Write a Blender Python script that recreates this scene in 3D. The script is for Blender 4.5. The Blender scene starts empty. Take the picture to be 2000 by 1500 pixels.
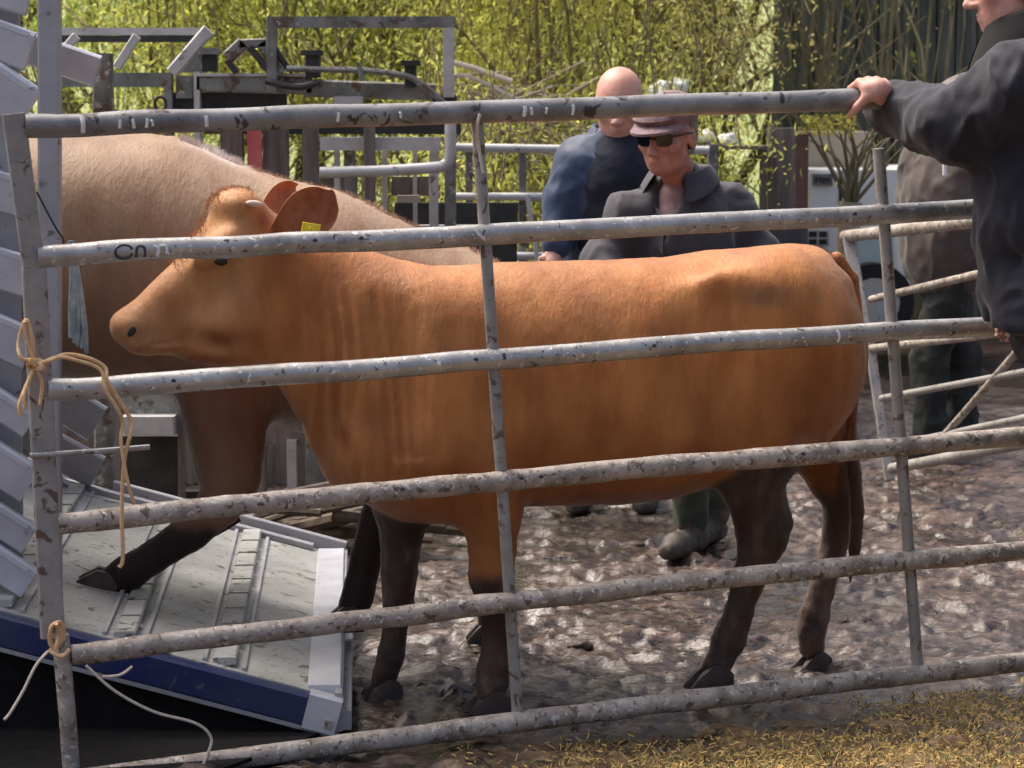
import bpy, math, random
import numpy as np
from mathutils import Vector, Matrix
rnd = random.Random(7)
rng = np.random.default_rng(11)
S = bpy.context.scene
COL = S.collection
# ------------------------------------------------------------------ camera
FPX, HZ, CAMH = 5000.0, 190.0, 1.6            # focal length / horizon row (2000x1500 px picture), eye height
TILT = math.atan((750 - HZ) / FPX)
cd = bpy.data.cameras.new('camera'); cam = bpy.data.objects.new('camera', cd); COL.objects.link(cam)
cam.location = (0, 0, CAMH); cam.rotation_euler = (math.pi/2 - TILT, 0, 0)
cd.sensor_width = 36; cd.lens = 36*FPX/2000; cd.clip_start = .1; cd.clip_end = 2000
S.camera = cam; cd.dof.use_dof = True; cd.dof.focus_distance = 6.85; cd.dof.aperture_fstop = 8.0
# ------------------------------------------------------------------ light
SUN_EL, SUN_AZ = math.radians(60), math.radians(305)   # azimuth clockwise from +Y: high, from the left and beyond the animals
w = bpy.data.worlds.new('World'); S.world = w; w.use_nodes = True
nt = w.node_tree; bg = nt.nodes['Background']
sky = nt.nodes.new('ShaderNodeTexSky'); sky.sky_type = 'NISHITA'; sky.sun_disc = False
sky.sun_elevation = SUN_EL; sky.sun_rotation = SUN_AZ; sky.dust_density = 9; sky.air_density = .8; sky.ozone_density = .6
nt.links.new(sky.outputs[0], bg.inputs[0]); bg.inputs[1].default_value = 0.15
ld = bpy.data.lights.new('sun', 'SUN'); ld.energy = 1.5; ld.angle = math.radians(25); ld.color = (1, .95, .88)
sun = bpy.data.objects.new('sun', ld); COL.objects.link(sun)
sv = Vector((math.sin(SUN_AZ)*math.cos(SUN_EL), math.cos(SUN_AZ)*math.cos(SUN_EL), math.sin(SUN_EL)))
sun.rotation_euler = sv.to_track_quat('Z', 'Y').to_euler()
S.view_settings.view_transform = 'Standard'; S.view_settings.look = 'None'
S.view_settings.exposure = 0.8; S.view_settings.gamma = 1
# ------------------------------------------------------------------ picture geometry
def ray(px, py):
    x, y, z = (px-1000)/FPX, 1.0, -(py-750)/FPX
    c, s = math.cos(TILT), math.sin(TILT)
    return Vector((x, y*c + z*s, -y*s + z*c))
def P(px, py, D):
    r = ray(px, py); return Vector((0, 0, CAMH)) + r*(D/r.y)
def G(px, py, z=0.0):
    r = ray(px, py); return Vector((0, 0, CAMH)) + r*((z-CAMH)/r.z)
class Plane:      # a vertical plane through two picture columns at given depths; gives in-plane metres
    def __init__(s, x0, d0, x1, d1):
        a, b = P(x0, 750, d0), P(x1, 750, d1)
        s.o = Vector((a.x, a.y, 0)); s.d = Vector((b.x-a.x, b.y-a.y, 0)).normalized()
        s.n = Vector((-s.d.y, s.d.x, 0)); s.yaw = math.atan2(s.d.y, s.d.x)
    def __call__(s, px, py, lat=0.0):
        r = ray(px, py); c = Vector((0, 0, CAMH)); o = s.o + s.n*lat
        p = c + r*((o-c).dot(s.n)/r.dot(s.n)); return (p-s.o).dot(s.d), p.z
    def world(s, px, py, lat=0.0):
        t, z = s(px, py, lat); v = s.o + s.d*t + s.n*lat; v.z = z; return v
# ------------------------------------------------------------------ objects
def tag(o, label=None, cat=None, group=None, kind=None):
    if label: o['label'] = label
    if cat: o['category'] = cat
    if group: o['group'] = group
    if kind: o['kind'] = kind
    return o
def thing(name, label, cat, loc=(0, 0, 0), group=None, rz=0):
    o = bpy.data.objects.new(name, None); COL.objects.link(o); o.location = loc; o.rotation_euler = (0, 0, rz)
    o.empty_display_size = .1
    return tag(o, label, cat, group)
def link(name, me, m, parent=None, smooth=False):
    o = bpy.data.objects.new(name, me); COL.objects.link(o)
    if m: me.materials.append(m)
    if smooth: me.polygons.foreach_set('use_smooth', [True]*len(me.polygons))
    if parent:
        o.parent = parent
        M = Matrix.Translation(parent.location) @ parent.rotation_euler.to_matrix().to_4x4()
        if parent.parent is not None: M = Matrix.Identity(4)
        o['_w'] = 1; me.transform(M.inverted()) if not o.get('local') else None
        del o['_w']
    return o
class MB:         # collects shapes in world metres, builds one mesh
    def __init__(s): s.v, s.f = [], []
    def add(s, vs, fs):
        n = len(s.v); s.v += [tuple(v) for v in vs]; s.f += [tuple(i+n for i in f) for f in fs]; return s
    def box(s, lo, hi, ch=.0):
        x0, y0, z0 = lo; x1, y1, z1 = hi
        c = Vector(((x0+x1)/2, (y0+y1)/2, z0)); e = Vector((c.x, c.y, z1))
        return s.beam(c, e, abs(x1-x0), abs(y1-y0), up=Vector((0, 1, 0)), ch=ch or min(abs(x1-x0), abs(y1-y0))*.06)
    def beam(s, a, b, w, h, up=Vector((0, 0, 1)), ch=None):
        a, b = Vector(a), Vector(b); d = (b-a).normalized()
        if abs(d.dot(up)) > .95: up = Vector((0, 1, 0))
        r = d.cross(up).normalized(); u = r.cross(d)
        if ch is None: ch = min(w, h)*.12
        q = [(-w/2+ch, -h/2), (w/2-ch, -h/2), (w/2, -h/2+ch), (w/2, h/2-ch), (w/2-ch, h/2), (-w/2+ch, h/2), (-w/2, h/2-ch), (-w/2, -h/2+ch)]
        vs = [a+r*x+u*y for x, y in q] + [b+r*x+u*y for x, y in q]
        fs = [(i, (i+1) % 8, 8+(i+1) % 8, 8+i) for i in range(8)] + [tuple(range(7, -1, -1)), tuple(range(8, 16))]
        return s.add(vs, fs)
    def tube(s, pts, r, n=10, caps=True):
        pts = [Vector(p) for p in pts]; rs = r if isinstance(r, (list, tuple)) else [r]*len(pts)
        vs, fs = [], []; ref = None
        for i, p in enumerate(pts):
            d = (pts[min(i+1, len(pts)-1)] - pts[max(i-1, 0)]).normalized()
            if ref is None:
                ref = d.cross(Vector((0, 0, 1)) if abs(d.z) < .9 else Vector((0, 1, 0))).normalized()
            ref = (ref - d*ref.dot(d)).normalized(); u = d.cross(ref)
            for k in range(n):
                a = 2*math.pi*k/n; vs.append(p + (ref*math.cos(a)+u*math.sin(a))*rs[i])
        for i in range(len(pts)-1):
            for k in range(n):
                fs.append((i*n+k, i*n+(k+1) % n, (i+1)*n+(k+1) % n, (i+1)*n+k))
        if caps: fs += [tuple(range(n-1, -1, -1)), tuple((len(pts)-1)*n+k for k in range(n))]
        return s.add(vs, fs)
    def slab(s, quad, th):      # quad of 4 points thickened downward along its normal
        q = [Vector(p) for p in quad]; nrm = (q[1]-q[0]).cross(q[2]-q[0]).normalized()
        if nrm.z < 0: nrm = -nrm
        if abs(nrm.z) < .2 and nrm.y > 0: nrm = -nrm
        vs = q + [p - nrm*th for p in q]
        fs = [(0, 1, 2, 3), (7, 6, 5, 4), (0, 4, 5, 1), (1, 5, 6, 2), (2, 6, 7, 3), (3, 7, 4, 0)]
        return s.add(vs, fs)
    def build(s, name, m, parent=None, smooth=False):
        me = bpy.data.meshes.new(name); me.from_pydata(s.v, [], s.f); me.update()
        import bmesh
        bm = bmesh.new(); bm.from_mesh(me); bmesh.ops.recalc_face_normals(bm, faces=bm.faces); bm.to_mesh(me); bm.free()
        o = link(name, me, m, parent, smooth)
        if smooth:
            me.set_sharp_from_angle(angle=math.radians(45))
        return o
def curve(pts, n=8):          # Catmull-Rom through points
    pts = [Vector(p) for p in pts]; out = []
    for i in range(len(pts)-1):
        p0, p1, p2, p3 = pts[max(i-1, 0)], pts[i], pts[i+1], pts[min(i+2, len(pts)-1)]
        for k in range(n):
            t = k/n; out.append(.5*((2*p1)+(p2-p0)*t+(2*p0-5*p1+4*p2-p3)*t*t+(3*p1-p0-3*p2+p3)*t**3))
    return out+[pts[-1]]
# ------------------------------------------------------------------ noise
def _h(ix, iy, iz, seed):
    n = (ix*374761393 + iy*668265263 + iz*2147483647 + seed*1274126177).astype(np.int64) & 0xffffffff
    n = ((n ^ (n >> 13))*1274126177) & 0xffffffff
    n = ((n ^ (n >> 16))*668265263) & 0xffffffff
    return ((n ^ (n >> 15)) & 0xffff)/65535.0
def vnoise(x, y, z, seed=0):
    ix, iy, iz = np.floor(x).astype(np.int64), np.floor(y).astype(np.int64), np.floor(z).astype(np.int64)
    fx, fy, fz = x-ix, y-iy, z-iz
    fx, fy, fz = [f*f*(3-2*f) for f in (fx, fy, fz)]
    r = 0
    for a in (0, 1):
        for b in (0, 1):
            for c in (0, 1):
                r = r + _h(ix+a, iy+b, iz+c, seed)*(fx if a else 1-fx)*(fy if b else 1-fy)*(fz if c else 1-fz)
    return r*2-1
def fbm(x, y, z, o=3, seed=0):
    r, a, t = 0, 1.0, 0
    for i in range(o):
        r = r + a*vnoise(x*2**i, y*2**i, z*2**i, seed+i*17); t += a; a *= .5
    return r/t
def sstep(a, b, x):
    t = np.clip((x-a)/(b-a), 0, 1); return t*t*(3-2*t)
# ------------------------------------------------------------------ distance fields -> one smooth skin
class Field:
    def __init__(s, xs, ys, zs):
        s.ax = [np.asarray(a, np.float32) for a in (xs, ys, zs)]
        s.F = np.full([len(a) for a in s.ax], .5, np.float32)
    def op(s, fn, lo, hi, k, sub=False):
        pad = k + .035; sl = []
        for a, l, h in zip(s.ax, lo, hi):
            i0 = max(int(np.searchsorted(a, l-pad))-1, 0); i1 = min(int(np.searchsorted(a, h+pad))+1, len(a)); sl.append(slice(i0, i1))
            if i1 <= i0: return s
        sl = tuple(sl); X = s.ax[0][sl[0]][:, None, None]; Y = s.ax[1][sl[1]][None, :, None]; Z = s.ax[2][sl[2]][None, None, :]
        d = fn(X, Y, Z); f = s.F[sl]
        if sub:
            d = -d; h = np.maximum(k-np.abs(f-d), 0)/k; s.F[sl] = np.maximum(f, d)+h*h*k/4
        else:
            h = np.maximum(k-np.abs(f-d), 0)/k; s.F[sl] = np.minimum(f, d)-h*h*k/4
        return s
    def cone(s, a, b, ra, rb, k=.03, sub=False):
        a, b = np.array(a, float), np.array(b, float); ba = b-a; L = max(ba@ba, 1e-9); m = max(ra, rb)
        def fn(X, Y, Z):
            t = np.clip(((X-a[0])*ba[0]+(Y-a[1])*ba[1]+(Z-a[2])*ba[2])/L, 0, 1)
            return np.sqrt((X-a[0]-t*ba[0])**2+(Y-a[1]-t*ba[1])**2+(Z-a[2]-t*ba[2])**2)-(ra+(rb-ra)*t)
        return s.op(fn, np.minimum(a, b)-m, np.maximum(a, b)+m, k, sub)
    def ell(s, c, r, k=.03, sub=False, rot=None):
        c = np.array(c, float); r = np.array(r, float); R = np.eye(3) if rot is None else np.array(rot)
        def fn(X, Y, Z):
            x, y, z = X-c[0], Y-c[1], Z-c[2]
            q = [(R[0, i]*x+R[1, i]*y+R[2, i]*z)/r[i] for i in range(3)]
            return (np.sqrt(q[0]**2+q[1]**2+q[2]**2)-1)*min(r)
        m = max(r) if rot is not None else r
        return s.op(fn, c-m, c+m, k, sub)
    def sweep(s, st, k=.04):   # stations (x, z, a, y, b): path in the side plane with own thickness and width
        st = np.array(st, float)
        def fn(X, Y, Z):
            d = None
            for A, B in zip(st[:-1], st[1:]):
                dx, dz = B[0]-A[0], B[1]-A[1]; L = dx*dx+dz*dz
                t = np.clip(((X-A[0])*dx+(Z-A[1])*dz)/L, 0, 1); t2 = t
                a, b = A[2]+(B[2]-A[2])*t2, A[4]+(B[4]-A[4])*t2; y = A[3]+(B[3]-A[3])*t2
                q = (np.sqrt(((X-A[0]-t*dx)**2+(Z-A[1]-t*dz)**2)/a**2+((Y-y)/b)**2)-1)*np.minimum(a, b)
                if d is None: d = q
                else: h = np.maximum(.008-np.abs(d-q), 0)/.008; d = np.minimum(d, q)-h*h*.002
            return d
        ma, mb_ = st[:, 2].max(), st[:, 4].max()
        return s.op(fn, (st[:, 0].min()-ma, st[:, 3].min()-mb_, st[:, 1].min()-ma), (st[:, 0].max()+ma, st[:, 3].max()+mb_, st[:, 1].max()+ma), k)
    def profile(s, xs, top, bot, w, n=2.0, e=.04, k=.03, sw=13):
        xs, top, bot, w = [np.array(a, float) for a in (xs, top, bot, w)]
        dense = np.linspace(xs[0], xs[-1], 240)
        def sm(v):
            q = np.interp(dense, xs, v); ker = np.hanning(sw); ker /= ker.sum()
            return np.convolve(np.pad(q, sw//2, 'edge'), ker, 'valid')
        T, B, W = sm(top), sm(bot), sm(w)
        def fn(X, Y, Z):
            xc = np.clip(X, xs[0], xs[-1]); t, b, ww = np.interp(xc, dense, T), np.interp(xc, dense, B), np.interp(xc, dense, W)
            h = (t-b)/2; zc = (t+b)/2; ex = np.abs(X-xc)/e
            q = (np.abs((Z-zc)/h)**n + np.abs(Y/ww)**n + ex**n)**(1/n)
            return (q-1)*np.minimum(h, ww)
        return s.op(fn, (xs[0]-e, -w.max(), bot.min()), (xs[-1]+e, w.max(), top.max()), k)
    def mesh(s, name):
        F = s.F; nx, ny, nz = F.shape; sg = F < 0
        c = sg[:-1, :-1, :-1].astype(np.int8)
        for a in (0, 1):
            for b in (0, 1):
                for d in (0, 1):
                    if a or b or d: c = c + sg[a:nx-1+a, b:ny-1+b, d:nz-1+d]
        act = (c > 0) & (c < 8); I = np.argwhere(act); idx = -np.ones(act.shape, np.int64); idx[act] = np.arange(len(I))
        pos = np.zeros((len(I), 3)); cnt = np.zeros(len(I))
        cor = [(0, 0, 0), (1, 0, 0), (0, 1, 0), (1, 1, 0), (0, 0, 1), (1, 0, 1), (0, 1, 1), (1, 1, 1)]
        ax = s.ax
        def val(o): return F[I[:, 0]+o[0], I[:, 1]+o[1], I[:, 2]+o[2]]
        def xyz(o): return np.stack([ax[j][I[:, j]+o[j]] for j in range(3)], 1)
        for i in range(8):
            for j in range(i+1, 8):
                if sum(abs(cor[i][q]-cor[j][q]) for q in range(3)) != 1: continue
                a, b = val(cor[i]), val(cor[j]); m = (a < 0) != (b < 0)
                t = np.where(m, a/np.where(m, a-b, 1), 0)[:, None]
                pos += np.where(m[:, None], xyz(cor[i])*(1-t)+xyz(cor[j])*t, 0); cnt += m
        pos /= cnt[:, None]
        fs = []
        for d in range(3):
            e1, e2 = [(1, 2), (2, 0), (0, 1)][d]
            sl0 = [slice(None)]*3; sl1 = [slice(None)]*3; sl0[d] = slice(0, -1); sl1[d] = slice(1, None)
            for e in (e1, e2): sl0[e] = slice(1, -1); sl1[e] = slice(1, -1)
            A, B = sg[tuple(sl0)], sg[tuple(sl1)]; Q = np.argwhere(A != B)
            if not len(Q): continue
            flip = A[tuple(Q.T)]; Q = Q.copy(); Q[:, e1] += 1; Q[:, e2] += 1
            def cell(a, b):
                q = Q.copy(); q[:, e1] -= a; q[:, e2] -= b; return idx[q[:, 0], q[:, 1], q[:, 2]]
            quad = np.stack([cell(1, 1), cell(0, 1), cell(0, 0), cell(1, 0)], 1)
            quad[~flip] = quad[~flip][:, ::-1]; fs.append(quad)
        fs = np.concatenate(fs); fs = fs[(fs >= 0).all(1)]
        return rawmesh(name, pos, fs), pos
def rawmesh(name, pos, fs):
    pos = np.asarray(pos, np.float32); fs = np.asarray(fs, np.int32); k = fs.shape[1]
    me = bpy.data.meshes.new(name); me.vertices.add(len(pos)); me.vertices.foreach_set('co', pos.ravel())
    me.loops.add(fs.size); me.loops.foreach_set('vertex_index', fs.ravel())
    me.polygons.add(len(fs)); me.polygons.foreach_set('loop_start', np.arange(0, fs.size, k, dtype=np.int32))
    me.update(calc_edges=True); me.validate(); return me
def vnorm(me):
    n = np.zeros(len(me.vertices)*3, np.float32); me.vertices.foreach_get('normal', n); return n.reshape(-1, 3)
def vco(me):
    n = np.zeros(len(me.vertices)*3, np.float32); me.vertices.foreach_get('co', n); return n.reshape(-1, 3)
def displace(me, d):
    p = vco(me)+vnorm(me)*np.asarray(d)[:, None]; me.vertices.foreach_set('co', p.astype(np.float32).ravel()); me.update()
def relax(me, it=2):
    e = np.zeros(len(me.edges)*2, np.int32); me.edges.foreach_get('vertices', e); e = e.reshape(-1, 2); p = vco(me).astype(float)
    cnt = np.bincount(e.ravel(), minlength=len(p))[:, None]+1e-9
    for _ in range(it):
        q = np.zeros_like(p)
        for j in range(3):
            q[:, j] = np.bincount(e[:, 0], p[e[:, 1], j], len(p))+np.bincount(e[:, 1], p[e[:, 0], j], len(p))
        p = p*.4+q/cnt*.6
    me.vertices.foreach_set('co', p.astype(np.float32).ravel()); me.update()
def paint(me, rgb, name='Col'):
    a = me.color_attributes.new(name, 'FLOAT_COLOR', 'POINT')
    c = np.ones((len(me.vertices), 4), np.float32); c[:, :3] = rgb; a.data.foreach_set('color', c.ravel())
def axes(lo, hi, step, fine=None):     # uneven axis: fine = [(lo, hi, step)]
    out = [lo]
    while out[-1] < hi:
        st = step
        for f in (fine or []):
            if f[0] <= out[-1] <= f[1]: st = min(st, f[2])
        out.append(out[-1]+st)
    return np.array(out)
# ------------------------------------------------------------------ materials
def mat(name, col=(.5, .5, .5), col2=None, scale=8, rough=.6, rough2=None, metal=0, bump=0, bscale=40, stretch=(1, 1, 1), attr=None,
        spots=None, sscale=30, sthr=.62, spots2=None, s2scale=60, s2thr=.66, sheen=0, spec=.5, coords='Object', detail=5, contrast=(.35, .65), trans=0):
    m = bpy.data.materials.new(name); m.use_nodes = True; t = m.node_tree; N = t.nodes; L = t.links; b = N['Principled BSDF']
    tc = N.new('ShaderNodeTexCoord'); mp = N.new('ShaderNodeMapping'); mp.inputs['Scale'].default_value = stretch
    L.new(tc.outputs[coords], mp.inputs[0])
    def noise(sc, det=5, seed=0.):
        n = N.new('ShaderNodeTexNoise'); n.inputs['Scale'].default_value = sc; n.inputs['Detail'].default_value = det
        n.inputs['Roughness'].default_value = .6; n.inputs['Distortion'].default_value = seed; L.new(mp.outputs[0], n.inputs[0]); return n.outputs[0]
    def ramp(src, a, c):
        r = N.new('ShaderNodeMapRange'); r.inputs[1].default_value = a; r.inputs[2].default_value = c; L.new(src, r.inputs[0]); return r.outputs[0]
    def mix(f, a, c, mode='MIX'):
        x = N.new('ShaderNodeMix'); x.data_type = 'RGBA'; x.blend_type = mode
        if isinstance(f, float): x.inputs[0].default_value = f
        else: L.new(f, x.inputs[0])
        for v, i in ((a, 6), (c, 7)):
            if isinstance(v, (tuple, list)): x.inputs[i].default_value = (*v[:3], 1)
            else: L.new(v, x.inputs[i])
        return x.outputs[2]
    base = tuple(col); n1 = noise(scale, detail); f1 = ramp(n1, *contrast)
    cur = base
    if attr:
        a = N.new('ShaderNodeVertexColor'); a.layer_name = attr; cur = a.outputs[0]
        if col2: cur = mix(f1, cur, mix(1.0, cur, tuple(col2), 'MULTIPLY'))
    elif col2: cur = mix(f1, base, tuple(col2))
    if spots: cur = mix(ramp(noise(sscale, 4, .6), sthr, sthr+.05), cur, tuple(spots))
    if spots2: cur = mix(ramp(noise(s2scale, 3, .3), s2thr, s2thr+.03), cur, tuple(spots2))
    if isinstance(cur, tuple): b.inputs['Base Color'].default_value = (*cur, 1)
    else: L.new(cur, b.inputs['Base Color'])
    if rough2 is not None:
        r = N.new('ShaderNodeMapRange'); r.inputs[1].default_value = .35; r.inputs[2].default_value = .65
        r.inputs[3].default_value = rough; r.inputs[4].default_value = rough2; L.new(noise(scale*1.7, 4), r.inputs[0]); L.new(r.outputs[0], b.inputs['Roughness'])
    else: b.inputs['Roughness'].default_value = rough
    b.inputs['Metallic'].default_value = metal; b.inputs['Specular IOR Level'].default_value = spec
    if sheen: b.inputs['Sheen Weight'].default_value = sheen; b.inputs['Sheen Roughness'].default_value = .5
    if bump:
        bp = N.new('ShaderNodeBump'); bp.inputs['Strength'].default_value = 1; bp.inputs['Distance'].default_value = bump
        L.new(noise(bscale, 6), bp.inputs['Height']); L.new(bp.outputs[0], b.inputs['Normal'])
    if trans:
        tr = N.new('ShaderNodeBsdfTranslucent'); ms = N.new('ShaderNodeMixShader'); ms.inputs[0].default_value = trans
        if isinstance(cur, tuple): tr.inputs[0].default_value = (*cur, 1)
        else: L.new(cur, tr.inputs[0])
        L.new(b.outputs[0], ms.inputs[1]); L.new(tr.outputs[0], ms.inputs[2]); L.new(ms.outputs[0], N['Material Output'].inputs[0])
    return m
MUD = (.10, .062, .045)
M_galv = mat('galvanised_tube', (.28, .27, .255), (.52, .51, .49), 9, .45, .28, .5, .0015, 50, spots=(.10, .075, .06), sscale=52, sthr=.62, spots2=(.72, .70, .68), s2scale=60, s2thr=.62)
M_muddy = mat('muddy_tube', (.22, .18, .15), (.46, .41, .36), 14, .65, .45, .1, .003, 70, spots=(.13, .095, .07), sscale=46, sthr=.57, spots2=(.55, .52, .47), s2scale=60, s2thr=.60)
M_darkrail = mat('weathered_top_tube', (.16, .155, .155), (.30, .30, .30), 9, .5, .35, .3, .0015, 50, spots=(.06, .045, .04), sscale=20, sthr=.58)
M_white = mat('white_paint_mark', (.75, .75, .74), rough=.5)
M_ink = mat('dark_paint_mark', (.05, .04, .06), rough=.6)
M_alu = mat('aluminium_plank', (.52, .54, .60), (.66, .68, .74), 5, .42, .3, .35, .0008, 60, spots=(.34, .33, .34), sscale=14, sthr=.66)
M_alupost = mat('dull_aluminium_post', (.33, .33, .36), (.43, .43, .46), 6, .5, .38, .35, .001, 60, spots=(.19, .16, .14), sscale=18, sthr=.64)
M_stile = mat('flat_steel_stile', (.25, .24, .23), (.37, .35, .33), 9, .6, .45, .2, .002, 60, spots=(.13, .09, .07), sscale=24, sthr=.58)
M_blue = mat('blue_paint', (.004, .014, .095), (.035, .045, .10), 6, .5, .35, 0, .001, 50, spots=(.10, .10, .13), sscale=12, sthr=.62)
M_tread = mat('worn_ramp_tread', (.30, .31, .30), (.45, .46, .45), 5, .55, .4, .15, .002, 60, spots=(.14, .11, .08), sscale=17, sthr=.60, spots2=(.24, .22, .19), s2scale=40, s2thr=.62)
M_black = mat('ramp_shade_black', (.006, .006, .007), (.012, .011, .011), 20, .8, bump=.003, bscale=40, spec=.15)  # black of the sheets that paint the shade under the ramp
M_twine = mat('orange_twine', (.62, .38, .17), (.75, .52, .30), 60, .8, bump=.001, bscale=300)
M_twinew = mat('pale_twine', (.55, .46, .38), (.68, .60, .52), 60, .8, bump=.001, bscale=300)
M_crush = mat('dull_green_grey_steel', (.12, .125, .11), (.24, .245, .23), 9, .6, .45, .2, .002, 50, spots=(.12, .075, .05), sscale=16, sthr=.56, spots2=(.36, .36, .33), s2scale=30, s2thr=.62)
M_crushl = mat('bare_galvanised_bar', (.42, .42, .41), (.56, .56, .55), 9, .5, .4, .3, .001, 50, spots=(.2, .17, .14), sscale=20, sthr=.64)
M_board = mat('weathered_board', (.13, .105, .09), (.24, .20, .175), 5, .85, bump=.004, bscale=30, stretch=(6, 6, .6))
M_darkst = mat('dark_iron', (.015, .016, .017), (.04, .04, .04), 10, .6, bump=.002)
M_red = mat('faded_red_plastic', (.45, .06, .07), (.55, .14, .13), 9, .5)
M_wall = mat('dark_wall_board', (.055, .07, .06), (.15, .165, .14), 4, .85, bump=.004, bscale=20, stretch=(4, 4, .5))
M_whitep = mat('white_painted_panel', (.84, .84, .85), (.90, .90, .90), 4, .45, spots=(.45, .43, .4), sscale=9, sthr=.66)
M_beige = mat('beige_board', (.34, .28, .22), (.42, .36, .29), 4, .8)
M_bark = mat('bark', (.075, .055, .042), (.15, .12, .09), 20, .9, bump=.006, bscale=50, stretch=(1, 1, .3))
M_barkg = mat('green_bark', (.12, .115, .06), (.22, .19, .12), 20, .9, bump=.006, bscale=50, stretch=(1, 1, .3))
M_twig = mat('dry_twig', (.32, .26, .19), (.48, .41, .32), 12, .9, bump=.002)
M_leaf = mat('young_leaf', attr='Col', rough=.5, trans=.6, spec=.3)
M_twig2 = mat('olive_shoot', (.10, .08, .04), (.30, .26, .12), 12, .8)
M_straw = mat('straw', attr='Col', rough=.6, spec=.3)
M_coat = mat('short_coat', attr='Col', col2=(.72, .62, .55), scale=6, rough=.55, bump=.0036, bscale=60, sheen=.10, spec=.3, stretch=(1.6, 1, .55), detail=6)
M_hoof = mat('muddy_hoof', (.028, .018, .013), (.07, .046, .036), 30, .55, bump=.003)
M_eye = mat('wet_eye', (.012, .008, .006), rough=.08)
M_horn = mat('horn_bud', (.55, .38, .28), (.62, .48, .38), 30, .5)
M_earin = mat('ear_skin', (.42, .12, .05), (.68, .30, .16), 14, .6, bump=.003, trans=.25)
M_yellow = mat('yellow_plastic', (.80, .62, .04), rough=.4)
M_skin = mat('skin', (.56, .27, .21), (.66, .38, .30), 28, .5, bump=.0012, bscale=120, spec=.4)
M_skinr = mat('ruddy_skin', (.38, .16, .125), (.50, .26, .20), 28, .5, bump=.0012, bscale=120, spec=.4)
M_hair = mat('grey_hair', (.10, .085, .08), (.26, .23, .21), 60, .8, bump=.004, bscale=90)
M_navy = mat('navy_jacket', (.014, .030, .075), (.026, .055, .12), 6, .6, bump=.0015, bscale=60, sheen=.12)
M_sweat = mat('dark_navy_sweater', (.004, .006, .016), (.008, .012, .026), 20, .9, bump=.002, bscale=90)
M_slate = mat('slate_coat', (.026, .025, .034), (.045, .043, .055), 7, .75, bump=.0015, bscale=60, sheen=.12)
M_slin = mat('black_lining', (.0035, .0035, .004), rough=.9)
M_shirt = mat('mauve_shirt', (.20, .13, .14), (.28, .2, .2), 30, .9)
M_brown = mat('brown_coat', (.055, .040, .036), (.085, .063, .056), 7, .8, bump=.0015, bscale=60, sheen=.2)
M_dnavy = mat('dark_blue_jacket', (.006, .007, .014), (.015, .016, .030), 5, .85, bump=.0015, bscale=60, sheen=.12)
M_trous = mat('dark_trousers', (.012, .015, .014), (.035, .04, .036), 5, .8, bump=.006, bscale=12)
M_green = mat('muddy_green_trousers', (.03, .045, .03), (.07, .085, .06), 8, .7, bump=.005, bscale=14, spots=(.11, .075, .05), sscale=12, sthr=.56)
M_boot = mat('muddy_boot', (.03, .028, .025), (.09, .07, .055), 14, .6, bump=.004, bscale=30)
M_cap = mat('mauve_flat_cap', (.15, .095, .105), (.26, .18, .19), 40, .8, bump=.002, bscale=150)
M_glass = mat('dark_lens', (.006, .004, .004), rough=.08)
M_rope = mat('blue_grey_rope', (.25, .32, .34), (.40, .48, .48), 40, .8)
M_tyre = mat('tyre_rubber', (.015, .015, .016), rough=.8)

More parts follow.
